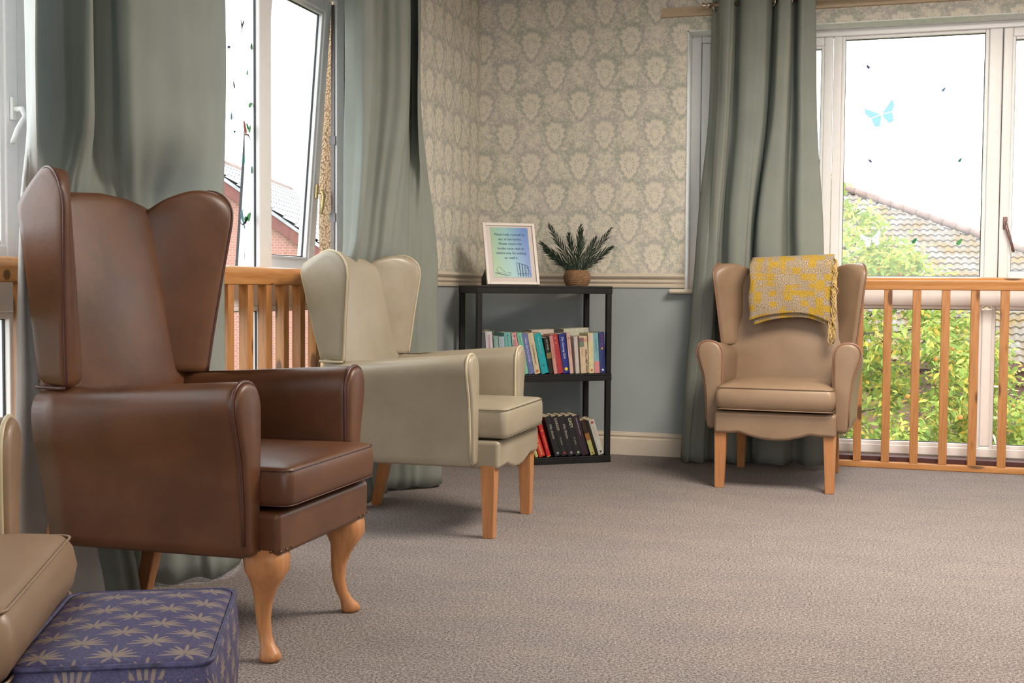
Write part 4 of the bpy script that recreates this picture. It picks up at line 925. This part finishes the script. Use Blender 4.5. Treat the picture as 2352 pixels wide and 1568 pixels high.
Ri = Matrix.Rotation(math.radians(17), 3, 'X'); mb.v = [tuple(Ri @ Vector((x, y_, z-0.007))) for x, y_, z in mb.v]
mb.build('easel_back', BLACKP, PF)
MB().box(0.02, FWid-0.02, 0.017, 0.021, 0.02, FH-0.02).build('backing_board', BLACKP, PF)

# ---------------------------------------------------------------- potted palm
PP = thing('potted_palm', 'small dark green palm in a woven seagrass pot on the bookshelf', 'plant')
PP.matrix_world = SM @ Matrix.Translation((-0.145, 0.165, 0.9675))
prof = [(0.040, 0.0)]
for k in range(33):
    z = 0.001+0.088*k/32; r = 0.050+0.025*math.sin(PI*(0.13+0.74*z/0.089)) ; prof.append((r+0.0022*math.sin(k*PI/2*1.0+0.5), z))
prof += [(0.058, 0.088), (0.055, 0.074), (0.02, 0.072)]
mb = MB(); rings = []
for i, (r, z) in enumerate(prof): rings.append([((r+0.0016*math.sin(k*5.3+i*1.7))*math.cos(2*PI*k/40), (r+0.0016*math.sin(k*5.3+i*1.7))*math.sin(2*PI*k/40), z) for k in range(40)])
mb.loft(rings).build('pot', BASKET, PP, True)
rnd = random.Random(11)
for (ex, ez_, dy) in ((-0.205, 0.165, 0.02), (-0.150, 0.265, 0.05), (0.012, 0.265, -0.02), (0.215, 0.255, 0.03), (-0.075, 0.215, -0.06), (0.135, 0.205, 0.06), (-0.215, 0.130, -0.05), (0.19, 0.15, -0.04), (0.055, 0.24, 0.07)):
    p0 = Vector((0.012*ex/0.2, 0.0, 0.070)); p3 = Vector((ex, dy, 0.070+ez_)); pm = Vector((ex*0.52, dy*0.3, 0.070+ez_*0.50))
    pts = [p0*(1-t)**2+pm*2*t*(1-t)+p3*t*t for t in [q/12 for q in range(13)]]
    mb = MB(); mb.tube(pts, [0.0022*(1-q/15) for q in range(13)], 5)
    fx = (p3-p0).normalized(); sd = fx.cross(Vector((0, -1, 0))).normalized()
    for q in range(2, 44):
        t = q/44; p = p0*(1-t)**2+pm*2*t*(1-t)+p3*t*t
        tan = ((pm-p0)*(1-t)+(p3-pm)*t).normalized(); sg = 1 if q % 2 else -1
        d = (tan*1.25+sd*sg*(0.62-0.35*t)+Vector((0, rnd.uniform(-0.5, 0.5), 0))).normalized()
        L2 = (0.022+0.060*math.sin(PI*min(1, t*0.85+0.12)))*rnd.uniform(0.8, 1.1); wd = 0.0026
        nrm = d.cross(Vector((0.2, 1, 0.1))).normalized()*wd
        a = p; b = p+d*L2*0.5; c_ = p+d*L2+Vector((0, 0, -0.006)); i0 = len(mb.v)
        mb.v += [tuple(a-nrm*0.4), tuple(a+nrm*0.4), tuple(b-nrm), tuple(b+nrm), tuple(c_), tuple(b+Vector((0, -0.001, 0)))]
        mb.f += [(i0, i0+1, i0+3, i0+2), (i0+2, i0+3, i0+4)]; mb.mi += [0, 0]
    mb.build('frond', LEAFG, PP)

# ---------------------------------------------------------------- window stickers
def stick(name, label, cat, polys, M4, group):
    """flat print on the glass: thin solid"""
    t = None
    for i, (pl, mat) in enumerate(polys):
        if i == 0:
            t = MB().prism(pl, 'y', 0, 0.0008).build(name, mat); tag(t, label, cat, group); t.matrix_world = M4
        else:
            MB().prism(pl, 'y', -0.0004*i, 0.0006).build('printed_patch', mat, t)
    return t
def leafp(r, ang=0, asp=0.55):
    ca_, sa_ = math.cos(ang), math.sin(ang); o_ = []
    for k in range(12):
        a = 2*PI*k/12; x = r*math.cos(a)*(1.0 if math.cos(a) < 0 else 1.25); z = r*asp*math.sin(a)*(1-0.35*math.cos(a))
        o_.append((x*ca_-z*sa_, x*sa_+z*ca_))
    return o_
SG, SGL, STL, SVI, SOR, SPB, SBR, SWH = [plain(n_, c_, 0.5, var=0.1) for n_, c_ in (('sticker_green', (0.06, 0.50, 0.20)), ('sticker_light_green', (0.25, 0.75, 0.30)), ('sticker_teal', (0.05, 0.45, 0.42)), ('sticker_violet', (0.25, 0.22, 0.55)), ('sticker_orange', (0.80, 0.22, 0.12)), ('sticker_pale_blue', (0.35, 0.65, 0.85)), ('sticker_brown', (0.28, 0.13, 0.09)), ('sticker_white', (0.85, 0.88, 0.88)))]
def translucent(mt, k=0.6, gain=1.3):
    nt_ = mt.node_tree; b = nt_.nodes['Principled BSDF']; t = nt_.nodes.new('ShaderNodeBsdfTranslucent'); x = nt_.nodes.new('ShaderNodeMixShader'); x.inputs[0].default_value = k
    c_ = mt.diffuse_color; t.inputs[0].default_value = (c_[0]*0.30*gain, c_[1]*0.30*gain, c_[2]*0.30*gain, 1)
    nt_.links.new(b.outputs[0], x.inputs[1]); nt_.links.new(t.outputs[0], x.inputs[2]); nt_.links.new(x.outputs[0], nt_.nodes['Material Output'].inputs[0]); return mt
for q in (SG, SGL, STL, SVI, SOR, SPB, SBR): translucent(q)
translucent(SWH, 0.8, 3.2)
GL_ = 'leaf stickers on the window panes'
ML = lambda y, z: Matrix.Translation((-2.334, y, z)) @ Matrix.Rotation(ROT, 4, 'Z')
MR = lambda x, z: Matrix.Translation((x, 6.828, z))
for (y, z, mt, r, a, nm) in ((4.031, 1.863, SVI, 0.010, 0.3, 'round violet dot sticker high on the fixed pane by the brown chair'), (4.205, 1.90, SG, 0.013, 1.2, 'green leaf sticker beside the mullion near the window top'), (4.069, 1.726, SVI, 0.013, 2.0, 'slim violet leaf sticker halfway up the fixed pane'),
                             (4.193, 1.668, SGL, 0.014, 0.6, 'round light green leaf sticker above the orange bird'), (4.048, 1.603, SPB, 0.013, 1.6, 'blue leaf sticker left of the orange bird'), (4.071, 1.548, STL, 0.008, 0.2, 'tiny teal leaf sticker below the blue leaf'),
                             (4.14, 1.447, STL, 0.015, 1.5, 'teal leaf sticker under the orange bird'), (4.205, 1.413, STL, 0.013, 1.7, 'teal leaf sticker near the mullion below the orange bird'), (4.17, 1.79, SGL, 0.009, 1.5, 'small pale green leaf sticker below the dark flying bird')):
    stick('leaf_sticker', nm, 'sticker', [(leafp(r, a), mt)], ML(y, z), GL_)
for (x, z, mt, r, a, nm) in ((0.006, 2.185, SVI, 0.012, 2.2, 'violet leaf sticker top left on the big garden pane'), (0.40, 2.045, SPB, 0.012, 0.9, 'pale blue leaf sticker top right on the big garden pane'), (0.027, 1.669, SVI, 0.011, 2.4, 'violet leaf sticker on the big garden pane below the butterfly'),
                             (0.492, 1.662, STL, 0.012, 0.9, 'teal leaf sticker right of centre on the big garden pane'), (0.267, 1.228, SG, 0.016, 0.9, 'dark green leaf sticker low on the big garden pane'), (0.498, 1.220, SGL, 0.019, 0.9, 'bright green leaf sticker low on the big garden pane')):
    stick('leaf_sticker', nm, 'sticker', [(leafp(r, a), mt)], MR(x, z), GL_)
def sc2(pts, k): return [(x*k, z*k) for x, z in pts]
stick('bird_sticker', 'dark violet bird sticker in flight near the window top', 'sticker', [(sc2([(-0.2, 0.9), (0.15, 0.2), (0.5, 0.85), (0.62, 0.45), (0.3, -0.1), (0.1, -0.5), (-0.2, -1.3), (-0.02, -0.4), (-0.12, 0.1)], 0.032), plain('sticker_dusky', (0.16, 0.10, 0.16), 0.5))], ML(4.127, 1.965), 'bird stickers on the fixed pane')
bs = stick('bird_sticker', 'orange bird sticker on a brown branch', 'sticker', [(sc2([(-0.35, 1.2), (-0.1, 1.25), (0.15, 0.8), (0.45, 0.1), (0.4, -0.3), (0.1, -0.3), (-0.3, 0.5)], 0.032), SOR)], ML(4.150, 1.560), 'bird stickers on the fixed pane')
MB().prism(sc2([(-0.9, 0.3), (0.0, -0.35), (0.9, -0.25), (1.5, -1.0), (0.8, -0.45), (0.0, -0.5)], 0.032), 'y', 0, 0.0006).build('branch', SBR, bs)
MB().prism([(x+0.038, z+0.012) for x, z in leafp(0.014, 1.2)], 'y', 0, 0.0006).build('leaf', SGL, bs); MB().prism([(x+0.022, z+0.020) for x, z in leafp(0.012, 2.2)], 'y', 0, 0.0006).build('leaf', SG, bs)
bs = stick('bird_sticker', 'pale blue bird sticker on a twig with two green leaves', 'sticker', [(sc2([(-0.3, 1.1), (0.0, 1.1), (0.1, 0.6), (0.35, -0.1), (0.6, -1.0), (0.4, -1.1), (0.1, -0.4), (-0.35, 0.1), (-0.45, 0.7)], 0.034), SPB)], ML(4.130, 1.215), 'bird stickers on the fixed pane')
MB().prism(sc2([(-1.0, -0.2), (0.0, -0.55), (0.9, -0.3), (1.3, 0.6), (0.8, -0.45), (0.0, -0.7)], 0.034), 'y', 0, 0.0006).build('branch', SBR, bs)
MB().prism([(x+0.050, z+0.012) for x, z in leafp(0.018, 0.9, 0.7)], 'y', 0, 0.0006).build('leaf', SGL, bs); MB().prism([(x+0.028, z+0.002) for x, z in leafp(0.015, 0.2, 0.7)], 'y', 0, 0.0006).build('leaf', SG, bs)
def butterfly(label, M4, k, mats):
    w1 = [(-0.05, 0.0), (-0.35, 0.25), (-0.95, 0.75), (-1.0, 0.35), (-0.75, -0.05)]; w2 = [(-0.05, -0.05), (-0.72, -0.1), (-0.65, -0.7), (-0.35, -0.8), (-0.08, -0.3)]
    mir = lambda p: [(-x, z) for x, z in reversed(p)]
    t = stick('butterfly_sticker', label, 'sticker', [(sc2(w1, k), mats[0])], M4, 'butterfly stickers on the window panes')
    for pl, mt in ((mir(w1), mats[0]), (w2, mats[1]), (mir(w2), mats[1])): MB().prism(sc2(pl, k), 'y', 0, 0.0007).build('butterfly_wing', mt, t)
STR = Mat('sticker_translucent_white', (0.9, 0.95, 0.95), 0.5); STR.b.inputs['Alpha'].default_value = 0.75; STR = STR.m
butterfly('white butterfly sticker low on the big garden pane', MR(0.041, 1.241) @ Matrix.Rotation(-0.2, 4, 'Y'), 0.055, (SWH, SWH))
b3 = translucent(plain('sticker_faint_blue', (0.60, 0.80, 0.92), 0.5), 0.9, 2.9)
butterfly('faint blue butterfly sticker high on the big garden pane', MR(0.08, 1.925) @ Matrix.Rotation(-0.3, 4, 'Y'), 0.080, (b3, b3))

# ================================================================ outdoors
struct(MB().box(-60, 60, 7.5, 90, -3.5, -3.3).box(-60, -3.2, -20, 7.5, -3.5, -3.3).build('ground', GRASS))

def tile_mesh(wd, ln, mat, amp=0.03):
    n = 6; vs = []; fs = []
    for j in (0, 1):
        for i in range(n+1):
            f = i/n; h_ = amp*math.sin(2*PI*f-0.6)
            vs.append((wd*(f-0.5)*1.04, ln*j*1.05, h_+(0.042 if j == 0 else 0.0)))
    for i in range(n+1): vs.append((vs[i][0], 0.004, vs[i][2]-0.045))
    for i in range(n): fs.append((i, i+1, n+2+i, n+1+i)); fs.append((2*n+2+i, 2*n+3+i, i+1, i))
    me = bpy.data.meshes.new('roof_tile'); me.from_pydata(vs, [], fs); me.materials.append(mat)
    return me
# --- tiled house behind the tree (roof slope faces the room, hip falling to the right)
H1 = thing('tiled_house', 'house with a mossy pantile roof beyond the tree, seen through the garden window', 'house', (0, 32, -0.87))
sl = math.radians(35); cs, sn = math.cos(sl), math.sin(sl)
def hipx(zr): return 11.4-2.386*zr          # hip line: x at height zr above the eave
ztop_r = 5.2
roofb = MB(); i0 = 0
P = lambda x, zr, off=-0.05: (x, zr/math.tan(sl)-off*0, zr+off)
roofb.v += [P(-9, 0), P(hipx(0), 0), P(hipx(ztop_r), ztop_r), P(-9, ztop_r), (hipx(0), 14, -0.05), (-9, 14, -0.05)]
roofb.f += [(0, 1, 2, 3), (1, 4, 2), (3, 2, 4, 5)]; roofb.mi += [0, 0, 0]
roofb.build('roof_slab', TILE, H1)
MB().box(-8.8, hipx(0)-0.3, 0.35, 13.5, -2.43, -0.02).build('wall', BRICKB, H1)
MB().box(-9, hipx(0), -0.06, 0.0, -0.16, 0.02).build('gutter', FENCEW, H1)
for q in range(3): MB().box(1.5, 8.0, 0.20, 0.26, -0.55-0.42*q, -0.22-0.42*q).build('wall_board', FENCEW, H1)
wd, ln = 0.215, 0.300
tm = tile_mesh(wd, ln, TILE, 0.026); rest = []; cnt = 0
Rm = Matrix.Rotation(sl, 4, 'X'); rnd = random.Random(3)
rows = int(ztop_r/sn/ln)
cand = []
for r in range(rows):
    zr = r*ln*sn
    x = -8.8+0.0*r
    while x < hipx(zr+0.15)-0.05:
        cand.append((x, zr, r)); x += wd
def seen(x, zr):
    z = zr-0.87
    return (-0.3 < x < 5.4 and z > 1.1) or (3.5 < x < 5.2 and z <= 0.75)
vis = [c_ for c_ in cand if seen(c_[0], c_[1])]
vis.sort(key=lambda c_: -c_[1]); visS = set((c_[0], c_[1]) for c_ in vis[:300])
big_ = MB()
for x, zr, r in cand:
    loc_ = Vector((x, zr/math.tan(sl), zr+0.03)); j = rnd.uniform(-0.012, 0.012)
    M4 = Matrix.Translation(loc_) @ Rm @ Matrix.Rotation(j*0.8, 4, 'Z')
    if (x, zr) in visS:
        o = bpy.data.objects.new('roof_tile', tm); C.objects.link(o); o.parent = H1; o.matrix_local = M4
    elif -3 < x < 9:
        b0 = len(big_.v); big_.v += [tuple(M4 @ v.co) for v in tm.vertices]; big_.f += [tuple(b0+i for i in p.vertices) for p in tm.polygons]; big_.mi += [0]*len(tm.polygons)
o = link('tile_field', big_.v, big_.f, TILE, H1); o['kind'] = 'stuff'
n_r = 34
for k in range(n_r):
    za = ztop_r*(k/n_r); zb2 = ztop_r*((k+1.12)/n_r)
    if not (1.7 < za < 5.1): continue
    a = Vector((hipx(za), za/math.tan(sl), za+0.07)); b = Vector((hipx(zb2), zb2/math.tan(sl), zb2+0.085))
    MB().tube([a, b], [0.12, 0.105], 8).build('ridge_tile', RIDGE, H1, True)

# --- gabled brick house to the left
ang = math.atan2(0.67, 2.52)
H2 = thing('gabled_house', 'pale red brick gabled house seen through the open left window', 'house', (-13.37, 22.25, 0), ang)
ap_x, ap_z, k2 = -0.35, 3.72, 0.69
MB().prism([(-4.5, -3.3), (5.2, -3.3), (5.2, ap_z-k2*(5.2-ap_x)-0.1), (ap_x, ap_z-0.1), (-4.5, ap_z-k2*(4.15)-0.1)], 'y', 0.15, 9.0).build('gable_wall', BRICKR, H2)
for s_ in (-1, 1):
    bx = MB().prism([(ap_x, ap_z-0.02), (ap_x, ap_z-0.32), (ap_x+s_*6.0, ap_z-0.32-k2*6), (ap_x+s_*6.0, ap_z-0.02-k2*6)], 'y', 0.0, 0.05); bx.build('bargeboard', BARGE, H2)
    MB().prism([(ap_x, ap_z+0.02), (ap_x, ap_z-0.06), (ap_x+s_*6.0, ap_z-0.06-k2*6), (ap_x+s_*6.0, ap_z+0.02-k2*6)], 'y', -0.03, 9.4).build('roof_slab', TILE2, H2)
tm2 = tile_mesh(0.26, 0.30, TILE2, 0.035); a2 = math.atan(k2); f_ = MB()
for r in range(22):
    for c_ in range(36):
        d_ = 0.25+r*0.30
        M4 = Matrix.Translation((ap_x+d_*math.cos(a2)+0.02, 0.08+c_*0.26, ap_z+0.06-d_*math.sin(a2))) @ Matrix.Rotation(a2, 4, 'Y') @ Matrix.Rotation(PI/2, 4, 'Z')
        b0 = len(f_.v); f_.v += [tuple(M4 @ v.co) for v in tm2.vertices]; f_.f += [tuple(b0+i for i in p.vertices) for p in tm2.polygons]; f_.mi += [0]*len(tm2.polygons)
o = link('roof_tile', f_.v, f_.f, TILE2, H2); o['kind'] = 'stuff'
MB().tube([(ap_x, -0.03, ap_z+0.05), (ap_x, 9.4, ap_z+0.05)], 0.13, 8).build('ridge_tile', RIDGE, H2, True)
H3 = thing('far_roof', 'brown tiled roof rising behind the gabled brick house', 'house', (-13.0, 34.0, 0), ang)
MB().prism([(0.0, 3.0), (3.2, 4.95), (6.4, 3.0)], 'x', -3.0, 12.0).build('roof_slab', TILE, H3)
MB().box(-2.8, 11.8, 0.4, 6.0, -3.3, 3.05).build('wall', BRICKR, H3)
f3 = MB()
for r in range(12):
    for c_ in range(50):
        d_ = r*0.31; a3 = math.atan2(1.95, 3.2)
        M4 = Matrix.Translation((-2.9+c_*0.3, d_*math.cos(a3), 3.03+d_*math.sin(a3))) @ Matrix.Rotation(a3, 4, 'X')
        b0 = len(f3.v); f3.v += [tuple(M4 @ v.co) for v in tm.vertices]; f3.f += [tuple(b0+i for i in p.vertices) for p in tm.polygons]; f3.mi += [0]*len(tm.polygons)
o = link('roof_tile', f3.v, f3.f, TILE, H3); o['kind'] = 'stuff'
# roughcast pier just outside the left window
struct(MB().box(-2.42, -2.331, 4.985, 5.03, 0.0, LT).build('wall_reveal', PEBBLE))
# --- foliage
def leaves(name, pts, size, mat, par, asp=0.42, rnd=random.Random(1), droop=0.35):
    vs = []; fs = []
    for p in pts:
        s_ = size*rnd.uniform(0.65, 1.25); a = rnd.uniform(0, 2*PI); b = rnd.uniform(-0.9, 0.5)-droop*0.5
        d = Vector((math.cos(a)*math.cos(b), math.sin(a)*math.cos(b), math.sin(b)))
        n_ = Vector((rnd.gauss(0, 0.6), rnd.gauss(0, 0.6)-0.3, 1)).normalized(); sd = d.cross(n_); sd = sd.normalized() if sd.length > 1e-4 else d.orthogonal().normalized()
        nn = sd.cross(d).normalized(); i0 = len(vs)
        vs += [p, p+d*s_*0.35+sd*s_*asp*0.5+nn*s_*0.05, p+d*s_*0.35-sd*s_*asp*0.5+nn*s_*0.05, p+d*s_*0.72+sd*s_*asp*0.36, p+d*s_*0.72-sd*s_*asp*0.36, p+d*s_-nn*s_*0.08]
        fs += [(i0, i0+2, i0+1), (i0+1, i0+2, i0+4, i0+3), (i0+3, i0+4, i0+5)]
    o = link(name, vs, fs, mat, par); o['kind'] = 'stuff'; return o
TR = thing('crab_apple_tree', 'leafy crab apple tree with orange fruit outside the garden window', 'tree', (0, 11.2, -3.3))
rnd = random.Random(21)
def htop(x):
    pts = [(-3.6, 0.4), (-2.6, 2.0), (-1.4, 2.6), (-0.5, 2.25), (-0.15, 1.85), (0.12, 1.62), (0.28, 1.40), (0.52, 1.18), (0.75, 1.0), (0.98, 0.68), (1.12, 0.45), (1.35, 0.22), (1.8, 0.0), (2.6, -0.8)]
    for (a, b), (c_, d_) in zip(pts, pts[1:]):
        if a <= x <= c_: return b+(d_-b)*(x-a)/(c_-a)
    return -1
cl = []
while len(cl) < 1000:                            # leaf clusters hung on twigs
    x = rnd.uniform(-2.4, 1.9); y = rnd.gauss(0, 0.5)
    zt = htop(x); z = zt+0.03-abs(y)*0.30-rnd.random()**1.45*(zt+2.4)
    if z > -2.4: cl.append(Vector((x, y, z+3.3)))
pts = []
for c_ in cl:
    r_ = rnd.uniform(0.10, 0.25)
    for q in range(56):
        v = Vector((rnd.gauss(0, 1), rnd.gauss(0, 1), rnd.gauss(0, 0.8))); v = v.normalized()*r_*rnd.random()**0.5
        pts.append(c_+v)
    pts += [c_+Vector((0, 0, 0.02*k)) for k in range(1)]
leaves('foliage', pts, 0.075, LEAVES, TR, 0.42, rnd)
bb = MB()
for k in range(220):
    c_ = cl[rnd.randrange(len(cl))]; bb.sphere((c_.x+rnd.uniform(-0.2, 0.2), c_.y-rnd.uniform(0.0, 0.3), c_.z+rnd.uniform(-0.15, 0.15)), rnd.uniform(0.016, 0.024), 6)
o = bb.build('fruit', BERRY, TR, True); o['kind'] = 'stuff'
tb = MB(); tb.tube([(-0.6, 0.1, 0), (-0.55, 0.05, 1.2), (-0.62, 0.1, 2.4), (-0.5, 0.1, 3.6), (-0.7, 0.1, 4.8)], [0.13, 0.11, 0.09, 0.06, 0.03], 10)
for k in range(26):
    z = rnd.uniform(1.6, 4.4); a = rnd.uniform(-1.2, 1.2)+(PI if rnd.random() < 0.45 else 0); L_ = rnd.uniform(0.9, 2.0)
    p = Vector((-0.58, 0.1, z)); tb.tube([p+Vector((math.cos(a)*L_*f, math.sin(a)*L_*f*0.5-0.1*f, 0.35*L_*f+0.12*math.sin(f*6+k))) for f in (0, 0.25, 0.5, 0.75, 1)], [0.035, 0.026, 0.018, 0.011, 0.005], 6)
tb.build('trunk', BARK, TR, True)
SB = thing('shrub', 'fresh green long-leaved shrub at the lower right outside the garden window', 'shrub', (1.35, 9.3, -3.3))
pts = []
stm = MB()
for k in range(70):
    bx, by = rnd.uniform(-0.55, 1.3), rnd.uniform(-0.5, 0.6); hh = rnd.uniform(2.2, 3.55)
    lean = Vector((rnd.uniform(-0.35, 0.35), rnd.uniform(-0.3, 0.2), 0))
    stm.tube([Vector((bx, by, 0))+lean*f*f+Vector((0, 0, hh*f)) for f in (0, 0.4, 0.7, 1)], [0.012, 0.010, 0.007, 0.003], 5)
    for q in range(95):
        f = rnd.uniform(0.35, 1.0); pts.append(Vector((bx, by, 0))+lean*f*f+Vector((rnd.uniform(-0.04, 0.04), rnd.uniform(-0.04, 0.04), hh*f)))
leaves('foliage', pts, 0.115, LEAVES2, SB, 0.26, rnd)
stm.build('stems', BARK, SB, True)
LS = thing('shrub', 'mixed green undergrowth below the crab apple tree', 'shrub', (-0.3, 9.6, -3.3))
pts = []
for k in range(240):
    c_ = Vector((rnd.uniform(-2.2, 1.4), rnd.gauss(0, 0.4), 0)); c_.z = 3.3+rnd.uniform(-2.4, -0.35)-abs(c_.y)*0.3
    for q in range(30): pts.append(c_+Vector((rnd.gauss(0, 0.11), rnd.gauss(0, 0.11), rnd.gauss(0, 0.09))))
leaves('foliage', pts, 0.095, LEAVES2, LS, 0.5, rnd)
